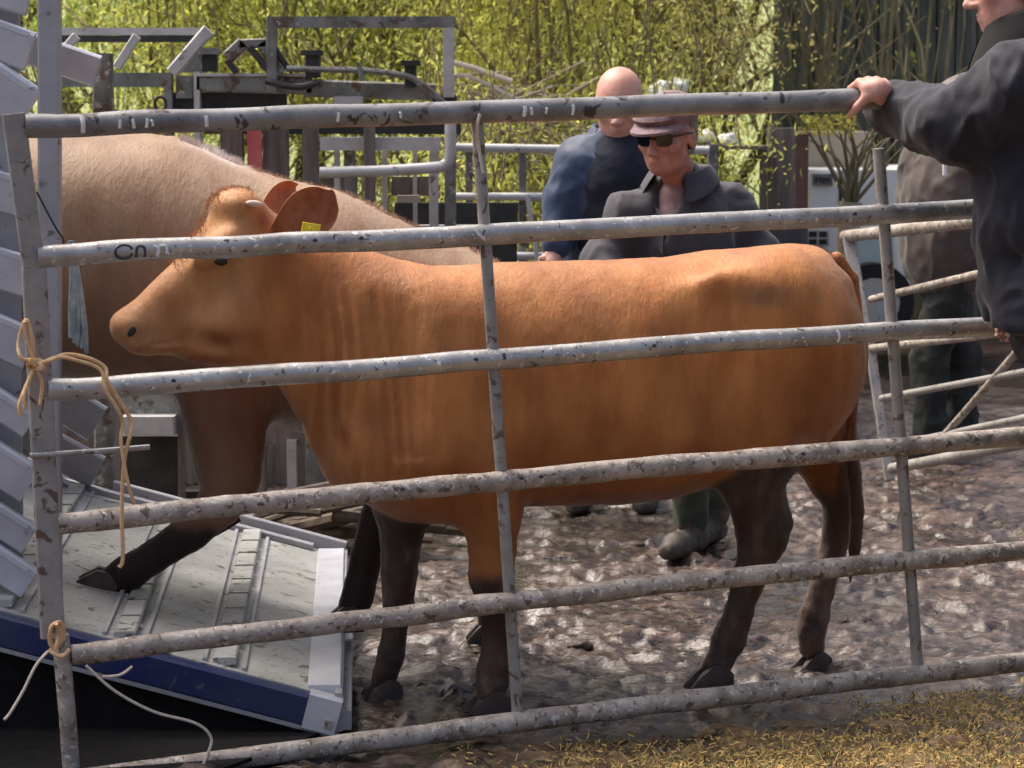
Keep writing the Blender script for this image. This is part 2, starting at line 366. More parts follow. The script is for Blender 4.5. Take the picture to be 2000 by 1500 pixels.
# ------------------------------------------------------------------ ground
def build_ground():
    def spread(lo, hi, st, far, g):
        mid = list(np.arange(lo, hi, st)); a, s_ = [], st
        x = lo
        while x > far[0]: s_ *= g; x -= s_; a.append(x)
        b, s_ = [], st; x = mid[-1]
        while x < far[1]: s_ *= g; x += s_; b.append(x)
        return np.array(a[::-1]+mid+b)
    xs = spread(-1.7, 1.9, .0135, (-400, 400), 1.12); ys = spread(5.7, 13.0, .016, (-60, 900), 1.09)
    X, Y = np.meshgrid(xs, ys, indexing='ij'); Z0 = np.zeros_like(X)
    near = sstep(20, 12, Y)*sstep(-9, -3, X)*sstep(9, 3, X)
    n1 = fbm(X*2.3, Y*2.3, Z0, 3, 1); n2 = fbm(X*9, Y*9, Z0+4, 3, 5); n3 = 1-np.abs(fbm(X*21, Y*17, Z0+9, 3, 9))*2.1
    n4 = fbm(X*55, Y*50, Z0+9, 2, 19)
    n5 = fbm(X*8, Y*15, Z0+2, 4, 55)
    h = .014*n1 + .012*n2 + .034*n5*np.clip(.8+n1, 0, 1) + .011*(n3-.4) + .005*n4
    # hoof prints trodden into the yard
    r2 = np.random.default_rng(3)
    for _ in range(330):
        cx, cy = r2.uniform(-1.3, 1.9), r2.uniform(6.3, 12.5); a = r2.uniform(0, 3.14); rx, ry = r2.uniform(.035, .05), r2.uniform(.05, .07)
        m = (np.abs(X-cx) < .2) & (np.abs(Y-cy) < .2); dx, dy = X[m]-cx, Y[m]-cy
        u, v = dx*math.cos(a)+dy*math.sin(a), -dx*math.sin(a)+dy*math.cos(a); q = np.sqrt((u/rx)**2+(v/ry)**2)
        h[m] += -.030*np.exp(-q**3) + .011*np.exp(-((q-1.35)/.3)**2)
    h = np.maximum(h, -.008 + .0015*n4 + .0012*n2)          # wet hollows fill to a level
    flat = sstep(6.4, 6.9, Y)*0+1
    Zh = h*near*flat - .012*(1-near) - .028*sstep(5.7, 6.3, Y)*sstep(9.3, 8.3, Y)
    nx, ny = X.shape; pos = np.stack([X, Y, Zh], -1).reshape(-1, 3)
    i = np.arange(nx*ny).reshape(nx, ny); fs = np.stack([i[:-1, :-1], i[1:, :-1], i[1:, 1:], i[:-1, 1:]], -1).reshape(-1, 4)
    me = rawmesh('ground', pos, fs)
    wet = sstep(.004, -.006, h)*near
    # straw litter trodden in along the camera side of the gate
    edge = 6.36 + .38*X + .30*fbm(X*3, Y*3, Z0, 3, 44)
    straw = sstep(.16, -.22, Y-edge)*sstep(-.35, .5, X)
    tan = sstep(.0, .5, fbm(X*1.1+4, Y*1.1, Z0, 3, 31))
    mudc = np.array([.082, .058, .046]); tanc = np.array([.19, .118, .082]); strc = np.array([.27, .165, .055]); wetc = np.array([.070, .054, .046])
    light = np.clip(.45+.8*n2+.8*(n3-.4)+.8*n4+1.3*n5, 0, 1)[..., None]
    c = mudc*(.35+1.3*light); c = c*(1-tan[..., None]*.6)+tanc*tan[..., None]*.6*(.6+.7*light)
    c = c*(1-wet[..., None])+wetc*wet[..., None]; c = c*(1-straw[..., None]*.75)+strc*straw[..., None]*.75*(.4+1.0*light)
    a = me.color_attributes.new('Col', 'FLOAT_COLOR', 'POINT'); q = np.ones((nx*ny, 4), np.float32); q[:, :3] = c.reshape(-1, 3)
    q[:, 3] = np.clip(wet*(1-straw)+.35*sstep(.1, .5, fbm(X*1.4, Y*1.4, Z0, 2, 71)), 0, 1).ravel(); a.data.foreach_set('color', q.ravel())
    m = mat('wet_trodden_mud', attr='Col', col2=(.42, .38, .38), scale=40, rough=.5, bump=.007, bscale=40, spec=.62, spots=(.012, .008, .006), sscale=26, sthr=.56, stretch=(.6, 1.3, 1))
    t = m.node_tree; vc = [n for n in t.nodes if n.type == 'VERTEX_COLOR'][0]; mr = t.nodes.new('ShaderNodeMapRange')
    mr.inputs[3].default_value = .34; mr.inputs[4].default_value = .12; t.links.new(vc.outputs[1], mr.inputs[0])
    t.links.new(mr.outputs[0], t.nodes['Principled BSDF'].inputs['Roughness'])
    o = link('ground', me, m, None, True); tag(o, 'wet trodden mud of the yard with straw litter towards the front', 'ground', kind='structure')
    bpy_ground_h = (xs, ys, Zh)
    return bpy_ground_h
GX, GY, GZ = build_ground()
def gz(x, y):
    i = min(max(int(np.searchsorted(GX, x)), 0), len(GX)-1); j = min(max(int(np.searchsorted(GY, y)), 0), len(GY)-1); return float(GZ[i, j])
def build_straw():
    n = 46000; X = rng.uniform(-.5, 2.8, n); Y = rng.uniform(5.6, 7.3, n)
    d = Y-(6.30+.38*X); keep = rng.random(n) < np.clip(.25-d*2.4+.9*fbm(X*4, Y*4, X*0, 3, 8), .0, 1)*sstep(-.3, .6, X)*sstep(2.8, 2.2, X)
    X, Y = X[keep], Y[keep]; n = len(X); a = rng.uniform(0, math.pi, n); L = rng.uniform(.005, .022, n); W = rng.uniform(.0009, .0018, n)
    Z = np.array([gz(x, y) for x, y in zip(X, Y)])+.006+rng.random(n)*.012; dz = rng.normal(0, .35, n)
    c, s_ = np.cos(a), np.sin(a); ex = np.stack([c*L/2, s_*L/2, dz*L], 1); wx = np.stack([-s_*W, c*W, np.zeros(n)], 1); up = np.array([0, 0, .0022])
    ctr = np.stack([X, Y, Z], 1); v = np.stack([ctr-ex-wx, ctr+ex-wx, ctr+ex+wx, ctr-ex+wx, ctr-ex*.9+up, ctr+ex*.9+up], 1).reshape(-1, 3)
    b = np.arange(n)[:, None]*6; f = np.concatenate([b+np.array([0, 1, 5, 4]), b+np.array([4, 5, 2, 3])])
    me = rawmesh('straw', v, f); sh = rng.random(n)[:, None]
    col = np.array([.10, .065, .025])*(1-sh)+np.array([.62, .42, .13])*sh; gr = rng.random(n) < .12; col[gr] = np.array([.14, .17, .04])*rng.uniform(.5, 1.2, (gr.sum(), 1)); paint(me, np.repeat(col, 6, 0))
    tag(link('straw', me, M_straw), 'golden straw litter strewn over the mud in front of the gate', 'straw', kind='stuff')
build_straw()
def hill():
    xs = np.linspace(-60, 60, 90); ys = np.linspace(24, 80, 40); X, Y = np.meshgrid(xs, ys, indexing='ij')
    Z = -.3 + 9*sstep(24, 60, Y) + .5*fbm(X*.2, Y*.2, X*0, 3, 2)*sstep(24, 30, Y); n = Z.shape; i = np.arange(Z.size).reshape(n)
    me = rawmesh('hillside', np.stack([X, Y, Z], -1).reshape(-1, 3), np.stack([i[:-1, :-1], i[1:, :-1], i[1:, 1:], i[:-1, 1:]], -1).reshape(-1, 4))
    tag(link('hillside', me, mat('rough_grass', (.22, .27, .09), (.36, .40, .17), 1.5, .9, bump=.05, bscale=8), None, True), 'green grassy bank rising behind the yard', 'hillside', kind='structure')
hill()
# the black shade sheet under the ramp is built with the trailer

# ------------------------------------------------------------------ front gate
GP = Plane(140, 5.98, 2000, 6.84)
def W(px, py, lat=0.): return GP.world(px, py, lat)
gate = thing('field_gate', 'long six-bar tubular steel gate splashed with mud in front of the tan heifer', 'gate', W(140, 1500))
rails = [((48, 246), (800, 222), (1700, 196), (2090, 186)), ((72, 500), (600, 474), (1400, 436), (2090, 398)), ((92, 763), (700, 722), (1300, 676), (2090, 626)),
         ((112, 1022), (620, 972), (1300, 910), (2090, 845)), ((138, 1280), (700, 1212), (1300, 1142), (2090, 1066)), ((150, 1523), (1000, 1412), (1500, 1350), (2090, 1283))]
RAILM = [M_darkrail, M_galv, M_galv, M_muddy, M_muddy, M_muddy]
def railpt(i, px):
    r = rails[i]; xs = [p[0] for p in r]; ys = [p[1] for p in r]; return W(px, float(np.interp(px, xs, ys)))
for i, r in enumerate(rails):
    x0, x1 = r[0][0], r[-1][0]; pts = []
    c = curve([W(*p) for p in r], 14)
    for k, p in enumerate(c):
        p = p.copy(); p.z += .0035*float(vnoise(np.array(k*.37), np.array(i*3.1), np.array(0.), 5)); pts.append(p)
    rad = .0285 if i == 0 else .0262
    rr = [rad*(1+(.09 if i > 2 else .03)*float(vnoise(np.array(k*.9), np.array(i*7.), np.array(1.), 3))) for k in range(len(pts))]
    MB().tube(pts, rr, 18).build('rail', RAILM[i], gate, True)
for k, (a, b, wdt) in enumerate((((932, 235), (1012, 1408), .030), ((1716, 290), (1792, 1300), .032))):
    m = MB(); n = 10
    for j in range(n):
        f0, f1 = j/n, (j+1)/n
        m.tube([W(a[0]+(b[0]-a[0])*f0, a[1]+(b[1]-a[1])*f0, .012), W(a[0]+(b[0]-a[0])*f1, a[1]+(b[1]-a[1])*f1, .012)], wdt/2, 10)
    m.build('upright', M_stile, gate, True)
m = MB(); m.beam(W(26, 222), W(66, 520), .020, .052, up=GP.d); m.build('end_stile', M_stile, gate)
m = MB(); m.beam(W(66, 522), W(103, 1245), .024, .056, up=GP.d); m.build('end_stile', M_stile, gate)
m = MB(); m.tube([W(118, 1240), W(132, 1400), W(143, 1560)], .021, 12); m.build('end_stile', M_muddy, gate, True)
m = MB(); m.tube([W(58, 890, -.02), W(180, 882, -.03), W(292, 873, -.03)], .0065, 8); m.build('latch_rod', M_galv, gate, True)
def on_rail(i, px, ang, lift=.0006):
    p = railpt(i, px); r = (.0285 if i == 0 else .0262)+lift; return p + (-GP.n*math.cos(ang)+Vector((0, 0, 1))*math.sin(ang))*r
def stroke(i, pts, m, wd=.0035):
    MB().tube(curve([on_rail(i, x, a, .001) for x, a in pts], 5), wd, 6).build('paint_mark', m, gate, True)
for x, l, wd in ((158, .9, .006), (230, .45, .004), (255, .5, .004), (283, .5, .004), (292, .3, .003), (398, .6, .0045), (655, .5, .004), (775, .3, .003), (1018, .6, .005), (1030, .4, .004), (1060, .3, .003), (1112, .6, .004)):
    stroke(0, [(x-2, l-.25), (x, .1), (x+rnd.uniform(-2, 5), -.15-l*.6)], M_white, wd)
ring = [(238+17*math.cos(a), .05+.62*math.sin(a)) for a in np.linspace(.3, 6.0, 12)]
stroke(1, ring, M_ink, .0035); stroke(1, [(262, -.5), (263, .3), (270, .5), (278, .3), (279, -.5)], M_ink, .0035)
stroke(1, [(296, .45), (305, .2), (303, -.5)], M_white, .004); stroke(1, [(308, .45), (320, .35), (322, -.3)], M_white, .004)
stroke(1, [(922, .5), (930, 0), (940, -.4)], M_white, .0035); stroke(1, [(940, .5), (935, 0)], M_ink, .003)
stroke(2, [(852, .35), (852, -.05)], M_white, .005); stroke(2, [(1628, .7), (1631, 0), (1629, -.6)], M_white, .003); stroke(2, [(978, .6), (979, 0)], M_ink, .004)
for i, x in ((1, 610), (1, 700), (2, 923), (3, 780), (3, 1012), (3, 1050), (3, 1560), (2, 335), (2, 1270), (1, 1660)):
    stroke(i, [(x-3, .35), (x, .25), (x+3, .3)], M_ink, .0045)
m = MB(); m.tube(curve([W(938, 222, -.034), W(932, 245, -.03), W(934, 280, -.008), W(944, 338, -.006)], 5), .0042, 8); m.build('pale_cord', M_twinew, gate, True)
tw = thing('baling_twine', 'orange baling twine knotted round the gate end by the third bar with long loose ends', 'twine', W(80, 730))
def twine(lst, rad, m, par, lat=-.045, nm='strand'):
    pts = curve([W(x, y, lat + .01*math.sin(x*.13+y*.07)) for x, y in lst], 6); MB().tube(pts, rad, 7).build(nm, m, par, True)
twine([(70, 705), (42, 700), (36, 668), (50, 625), (62, 655), (66, 700)], .0048, M_twine, tw)
twine([(66, 700), (52, 660), (47, 628)], .0045, M_twine, tw, -.05)
twine([(60, 712), (95, 705), (130, 692), (175, 700), (205, 718), (210, 745), (232, 780), (256, 822), (254, 850), (243, 900), (238, 1000), (240, 1090), (232, 1108)], .005, M_twine, tw)
twine([(66, 718), (110, 698), (150, 704), (196, 722), (206, 760), (230, 800), (240, 826), (236, 860), (248, 935), (262, 985)], .0045, M_twine, tw, -.052)
twine([(66, 722), (52, 752), (38, 790), (40, 812)], .0052, M_twine, tw); twine([(70, 720), (82, 750), (78, 790)], .0045, M_twine, tw); twine([(64, 722), (48, 770), (52, 800)], .0045, M_twine, tw, -.055)
m = MB()
for a in range(3): m.tube(curve([W(70+15*math.cos(t)+a, 712+9*math.sin(t+a), -.045-.010*math.sin(t*2)) for t in np.linspace(0, 6.2, 9)], 3), .0055, 7)
m.build('knot', M_twine, tw, True)
tw2 = thing('baling_twine', 'small bow of orange and white twine round the gate end at the fifth bar', 'twine', W(110, 1270))
twine([(112, 1272), (98, 1256), (100, 1225), (118, 1216), (124, 1240), (112, 1262), (104, 1272)], .0055, M_twine, tw2)
twine([(96, 1270), (120, 1282), (136, 1268)], .006, M_twine, tw2); twine([(108, 1268), (116, 1240), (110, 1218)], .005, M_twine, tw2, -.055)
twine([(94, 1272), (70, 1300), (45, 1350), (20, 1392), (8, 1406)], .0036, M_twinew, tw2)
twine([(168, 1300), (225, 1350), (300, 1390), (380, 1412), (412, 1440), (405, 1475), (388, 1510)], .0036, M_twinew, tw2); twine([(200, 1322), (235, 1318), (258, 1302)], .0034, M_twinew, tw2)

# ------------------------------------------------------------------ trailer with ramp
SLOPE = .266
def rz_(x): return max(.077 + SLOPE*(-.44-x), .0)      # height of the ramp tread
def R(px, py):         # picture point on the ramp's plane
    r = ray(px, py); c0 = Vector((0, 0, CAMH)); # z = .077+S*(-.44-x)
    t = (.077-SLOPE*.44-CAMH)/(r.z+SLOPE*r.x); return c0+r*t
trailer = thing('stock_trailer', 'aluminium livestock trailer with white side planks and its blue-edged loading ramp lowered', 'trailer', (-1.6, 7.3, 0))
NY, FY, XE = 6.37, 8.28, -.44
def rp(x, y, dz=0.): return Vector((x, y, rz_(x)+dz))
XE2 = -.55
def xend(y): return XE + (XE2-XE)*(y-NY)/(FY-NY)
m = MB(); m.slab([rp(-3.0, NY+.03), rp(xend(NY), NY+.03), rp(xend(FY), FY), rp(-3.0, FY)], .035); ramp = m.build('ramp', M_tread, trailer)
for xo, wd, nm in ((-.99, .055, 'cleat'), (-.735, .06, 'cleat'), (-1.30, .05, 'cleat'), (-1.7, .05, 'cleat')):
    m = MB(); y0, y1 = NY+.05, FY-.05; sk = XE2-XE; n = 9
    for j in range(n):
        f0, f1 = j/n+.006, (j+1)/n-.006
        a = rp(xo+sk*f0, y0+(y1-y0)*f0, .010); b = rp(xo+sk*f1, y0+(y1-y0)*f1, .010); m.beam(a, b, wd, .020, ch=.004)
    m.build(nm, M_tread, trailer)
    m = MB(); m.beam(rp(xo-.05, y0, .004), rp(xo-.05+sk, y1, .004), .012, .010); m.beam(rp(xo+.05, y0, .004), rp(xo+.05+sk, y1, .004), .012, .010); m.build('cleat_edge', M_alupost, trailer)
m = MB(); m.beam(rp(XE-.04, NY+.05, .008), rp(XE2-.04, FY-.03, .008), .085, .022); m.build('end_plate', M_alu, trailer)
m = MB(); m.beam(rp(XE-.0, NY+.0, -.03), rp(XE2-.0, FY+.02, -.03), .02, .10); m.beam(rp(XE+.02, NY, -.045), rp(XE2+.02, FY, -.045), .025, .05); m.build('end_lip', M_alupost, trailer)
m = MB(); m.beam(rp(-3.0, FY+.015, .01), rp(XE2, FY+.015, .01), .03, .07); m.beam(rp(-3.0, FY-.04, .01), rp(XE2-.1, FY-.04, .01), .04, .02); m.build('far_edge', M_alupost, trailer)
m = MB(); m.beam(rp(-3.0, NY, -.043), rp(XE-.085, NY, -.043), .045, .080, ch=.006); m.build('blue_side', M_blue, trailer)
m = MB(); m.beam(rp(-3.0, NY-.005, -.090), rp(XE-.0, NY-.005, -.090), .03, .012); m.build('side_trim', M_alupost, trailer)
m = MB(); m.beam(rp(XE-.083, NY-.002, -.042), rp(XE+.0, NY-.002, -.042), .05, .10, ch=.006); m.build('corner_plate', M_alu, trailer)
m = MB(); m.beam(rp(XE-.035, NY-.03, -.06), rp(XE-.015, NY-.03, -.06), .008, .022); m.build('corner_label', M_stile, trailer)
# black sheet closing the gap below the ramp, standing in for its shade
m = MB(); m.add([(-3.0, NY+.02, rz_(-3)-.1), (XE-.06, NY+.02, rz_(XE)-.11+.02), (XE-.06, NY+.02, -.03), (-3.0, NY+.02, -.03), (-3.0, NY+.04, rz_(-3)-.1), (XE-.06, NY+.04, rz_(XE)-.09), (XE-.06, NY+.04, -.03), (-3.0, NY+.04, -.03)],
               [(0, 1, 2, 3), (7, 6, 5, 4), (0, 4, 5, 1), (1, 5, 6, 2), (2, 6, 7, 3), (3, 7, 4, 0)]); m.build('ramp_shade_skirt', M_black, trailer)
# near side gate of slanting planks, left of the post
def planks(rows, x0, x1, D, m_, slope, hh, nm='plank'):
    for y in rows:
        a = P(x0, y, D); b = P(x1, y+slope*(x1-x0), D); h = hh*D/FPX
        mm = MB(); a.z -= h/2; b.z -= h/2
        mm.beam(a, b, .03, h, ch=.008); mm.beam(a+Vector((0, -.018, h/2-.006)), b+Vector((0, -.018, h/2-.006)), .012, .012); mm.build(nm, m_, trailer)
def plank(x0, y0, x1, y1, hpx, D, m_, face=0.):
    a, b = P(x0, y0, D), P(x1, y1, D); h = hpx*D/FPX; z = Vector((0, 0, h/2)); t = (b-a)*3.2
    mm = MB(); s0 = a-t
    mm.beam(s0-z, b-z, .028, h, up=Vector((0, -.12, 1)), ch=.007); mm.beam(s0+Vector((0, -.016, -.007)), b+Vector((0, -.016, -.007)), .010, .014); mm.build('plank', m_, trailer)
for y0, y1, hp in ((-60, -45, 75), (40, 62, 78), (128, 168, 90), (335, 352, 78), (484, 502, 82), (616, 642, 84), (762, 800, 60), (868, 905, 84), (985, 1022, 66), (1068, 1106, 70)):
    plank(0, y0, 58, y1, hp, 6.50, M_alu)
m = MB(); m.beam(P(22, -420, 6.62), P(30, 1225, 6.62), .05, .03, up=Vector((1, 0, 0))); m.beam(P(-160, -420, 6.62), P(-160, 1200, 6.62), .05, .03, up=Vector((1, 0, 0))); m.build('side_gate_stile', M_alupost, trailer)
m = MB(); m.slab([P(-900, -420, 6.58), P(34, -420, 6.58), P(44, 1195, 6.58), P(-900, 960, 6.58)], .02); m.build('inner_lining', M_alupost, trailer)
m = MB(); m.beam(P(96, -420, NY+.05), P(99, 1238, NY+.05), .056, .04, up=Vector((0, 1, 0)), ch=.006); post = m.build('ramp_post', M_alupost, trailer)
for y in (175, 375): m = MB(); p = P(86, y, NY+.028); m.tube([p, p+Vector((0, -.006, 0))], .008, 10); m.build('bolt', M_darkst, post)
m = MB(); m.tube(curve([P(72, 375, NY-.0), P(90, 410, NY-.0), P(112, 450, NY-.0), P(124, 470, NY+.0), P(124, 520, NY)], 5), .0028, 6); m.build('wire', M_darkst, trailer, True)
# far side gate
for y0, y1, hp in ((84, 108, 62), (745, 790, 78), (850, 888, 70), (935, 975, 70), (240, 262, 62), (330, 352, 62), (420, 442, 62), (520, 545, 62), (640, 665, 62)):
    a, b = P(118, y0, 8.22), P(190, y1, 8.22); h = hp*8.22/FPX; t = (b-a)*4
    MB().beam(a-t-Vector((0, 0, h/2)), b-Vector((0, 0, h/2)), .03, h, up=Vector((0, -.1, 1)), ch=.007).build('plank', M_alu if y0 < 100 else M_alupost, trailer)  # lower planks get the duller aluminium: their shade is put into the colour
m = MB(); m.beam(P(201, 104, 8.30), P(205, 1030, 8.30), .062, .05, up=Vector((0, 1, 0))); m.build('far_post', M_crush, trailer)
# trailer box beyond the frame, to the left
bx = -2.1
m = MB(); m.box((-6.2, 6.42, .45), (bx, 6.46, 2.6)); m.box((-6.2, 8.26, .45), (bx, 8.30, 2.6)); m.box((-6.2, 6.42, 2.6), (bx, 8.30, 2.66)); m.box((-6.2, 6.47, .45), (-6.15, 8.25, 2.59)); m.build('box_body', M_alu, trailer)
m = MB(); m.box((-6.2, 6.47, .36), (bx, 8.25, .44)); m.build('floor', M_darkst, trailer)
for wx in (-4.9, -4.1):
    m = MB(); m.tube([(wx, 6.25, .33), (wx, 6.41, .33)], .33, 28); wh = m.build('wheel', M_tyre, trailer, True)
    m = MB(); m.tube([(wx, 6.24, .33), (wx, 6.26, .33)], .18, 20); m.build('hub', M_alupost, trailer, True)
mt = MB(); mt.slab([G(-400, 1330, .006), G(640, 1425, .0), G(420, 1505, .004), G(-400, 1640, .004)], .01)  # black sheet on the mud standing in for the deep shade below the ramp
tag(mt.build('ramp_shade_sheet', M_black), 'black rubber mat on the ground below the trailer ramp', 'mat')
rope = MB()
for j in range(7):
    x = 134+j*4.5; rope.tube(curve([P(138, 470, 6.6), P(142+j*2, 540, 6.6), P(x+6, 600+j*6, 6.6-.01*(j % 2)), P(x+rnd.uniform(2, 12), 660+j*5, 6.6)], 5), .009-.0006*j, 6)
o = rope.build('frayed_rope', M_rope, None, True); tag(o, 'frayed blue-grey rope bunch hanging just behind the trailer post', 'rope')
# ------------------------------------------------------------------ cattle
def smin_list(): pass
def hoof(parent, x, y, z0, L, Wd, ang=0., pitch=0., m=M_hoof):
    mb = MB()
    for sgn in (-1, 1):
        prof = [(-.42, 1.0, .62), (.0, 1.0, .70), (.34, .62, .56), (.52, .22, .34)]   # along, height, width
        vs = []
        rings = [(-.52, .70, .62), (-.26, 1.05, .86), (.02, 1.05, .95), (.34, .62, .80), (.60, .14, .34)]
        for (u, hgt, wd) in rings:
            for (a, b) in ((-1, 0), (-.88, .5), (-.5, 1), (.5, 1), (.88, .5), (1, 0)):
                vs.append(Vector((-u*L, sgn*Wd*.26+b*0+a*wd*Wd*.25, b*hgt*L*.62)))
        M = Matrix.Rotation(ang, 4, 'Z') @ Matrix.Rotation(pitch, 4, 'Y')
        vs = [M @ v + Vector((x, y, z0)) for v in vs]; fs = []
        for i in range(4):
            for k in range(5): fs.append((i*6+k, i*6+k+1, (i+1)*6+k+1, (i+1)*6+k))
            fs.append((i*6+5, i*6, (i+1)*6, (i+1)*6+5))
        fs += [(5, 4, 3, 2, 1, 0), tuple(range(24, 30))]; mb.add(vs, fs)
    mw = Matrix.Translation(parent.location) @ parent.rotation_euler.to_matrix().to_4x4()
    mb.v = [tuple(mw @ Vector(v)) for v in mb.v]
    o = mb.build('hoof', m, parent, True)
    return o
def finish_body(name, fld, pl, colour, root, disp=None, rel=1):
    me, pos = fld.mesh(name); relax(me, rel)
    if disp is not None: displace(me, disp(*vco(me).T))
    p = vco(me); paint(me, colour(p, vnorm(me)))
    o = bpy.data.objects.new(name, me); COL.objects.link(o); me.materials.append(M_coat)
    me.polygons.foreach_set('use_smooth', [True]*len(me.polygons)); o.parent = root
    return o, p
def surfy(p, x, z, near=True, r=.02):
    m = (np.abs(p[:, 0]-x) < r) & (np.abs(p[:, 2]-z) < r)
    return float(p[m, 1].min() if near else p[m, 1].max()) if m.any() else 0.
def ear(parent, pl, base, tip, wpx, lat0, lat1, bend, name='ear', open_=-1):
    b, t = pl(*base, lat0), pl(*tip, lat1); B = Vector((b[0], lat0, b[1])); T = Vector((t[0], lat1, t[1]))
    ax = (T-B); L = ax.length; d = ax.normalized(); side = d.cross(Vector((0, 1, 0))).normalized(); nrm = side.cross(d)
    if nrm.y > 0: nrm = -nrm          # nrm points to the camera
    Wm = wpx/735.; nu, nv = 14, 11; out = []
    for lay in (0, 1):
        for i in range(nu):
            u = i/(nu-1); wd = Wm*(.30+.70*math.sin(min(u*1.25, 1)*math.pi/2))*math.sqrt(max(1-(max(u-.45, 0)/.56)**2.4, .004))
            for j in range(nv):
                v = j/(nv-1)*2-1
                cup = bend*(1-v*v)*math.sin(min(1, u+.25)*math.pi*.62)
                p = B+d*(u*L)+side*(v*wd/2)-nrm*cup - nrm*(.004*lay)
                out.append(p)
    f_in = [(i*nv+j, i*nv+j+1, (i+1)*nv+j+1, (i+1)*nv+j) for i in range(nu-1) for j in range(nv-1)]
    n = nu*nv; f_out = [tuple(q+n for q in reversed(f)) for f in f_in]
    ring = [i*nv for i in range(nu)] + [(nu-1)*nv+j for j in range(1, nv)] + [i*nv+nv-1 for i in range(nu-2, -1, -1)]
    rim = [(ring[k], ring[k+1], ring[k+1]+n, ring[k]+n) for k in range(len(ring)-1)]
    def mk(vs, fs, nm, m, par):
        me = bpy.data.meshes.new(nm); me.from_pydata([tuple(v) for v in vs], [], fs); me.update()
        o = bpy.data.objects.new(nm, me); COL.objects.link(o); me.materials.append(m); o.parent = par
        me.polygons.foreach_set('use_smooth', [True]*len(fs)); return o, me
    o, me = mk(out, f_out+rim, name, M_coat, parent); paint(me, np.tile(np.array([[.52, .27, .12]]), (len(me.vertices), 1)))
    mk(out[:n], f_in, 'inner_ear', M_earin, o)
    return o
def fringe(parent, pts, n, L, colr, lean=(-.3, 0), name='coat_hair', w=.0011, spread=.03):
    P_ = np.array(pts, float); t = rng.random(n)*(len(P_)-1); i = t.astype(int); f = (t-i)[:, None]; i2 = np.minimum(i+1, len(P_)-1)
    b = P_[i]*(1-f)+P_[i2]*f; b[:, 1] += rng.normal(0, spread, n); b[:, 2] -= .006+(np.abs(b[:, 1]-P_[i][:, 1])**2)*6
    d = np.stack([rng.normal(lean[0], .35, n), rng.normal(0, .3, n), np.ones(n)], 1); d /= np.linalg.norm(d, axis=1)[:, None]; l = (L*rng.uniform(.4, 1.2, n))[:, None]
    sd = np.array([w, 0, 0]); v = np.stack([b-sd, b+sd, b+d*l], 1).reshape(-1, 3); me = rawmesh(name, v, np.arange(3*n).reshape(-1, 3))
    paint(me, np.repeat(np.array(colr)*rng.uniform(.7, 1.15, (n, 1)), 3, 0)); o = bpy.data.objects.new(name, me); COL.objects.link(o); me.materials.append(M_coat); o.parent = parent; o['kind'] = 'stuff'
def small(parent, name, m, kind, c, r, local=True, rot=None):       # small smooth part in the animal's own frame
    import bmesh
    bm = bmesh.new(); bmesh.ops.create_uvsphere(bm, u_segments=14, v_segments=10, radius=1)
    bmesh.ops.scale(bm, vec=r, verts=bm.verts)
    if rot: bmesh.ops.rotate(bm, matrix=Matrix.Rotation(rot[0], 3, rot[1]), verts=bm.verts)
    bmesh.ops.translate(bm, vec=c, verts=bm.verts)
    me = bpy.data.meshes.new(name); bm.to_mesh(me); bm.free(); me.materials.append(m); me.polygons.foreach_set('use_smooth', [True]*len(me.polygons))
    o = bpy.data.objects.new(name, me); COL.objects.link(o); o.parent = parent; return o

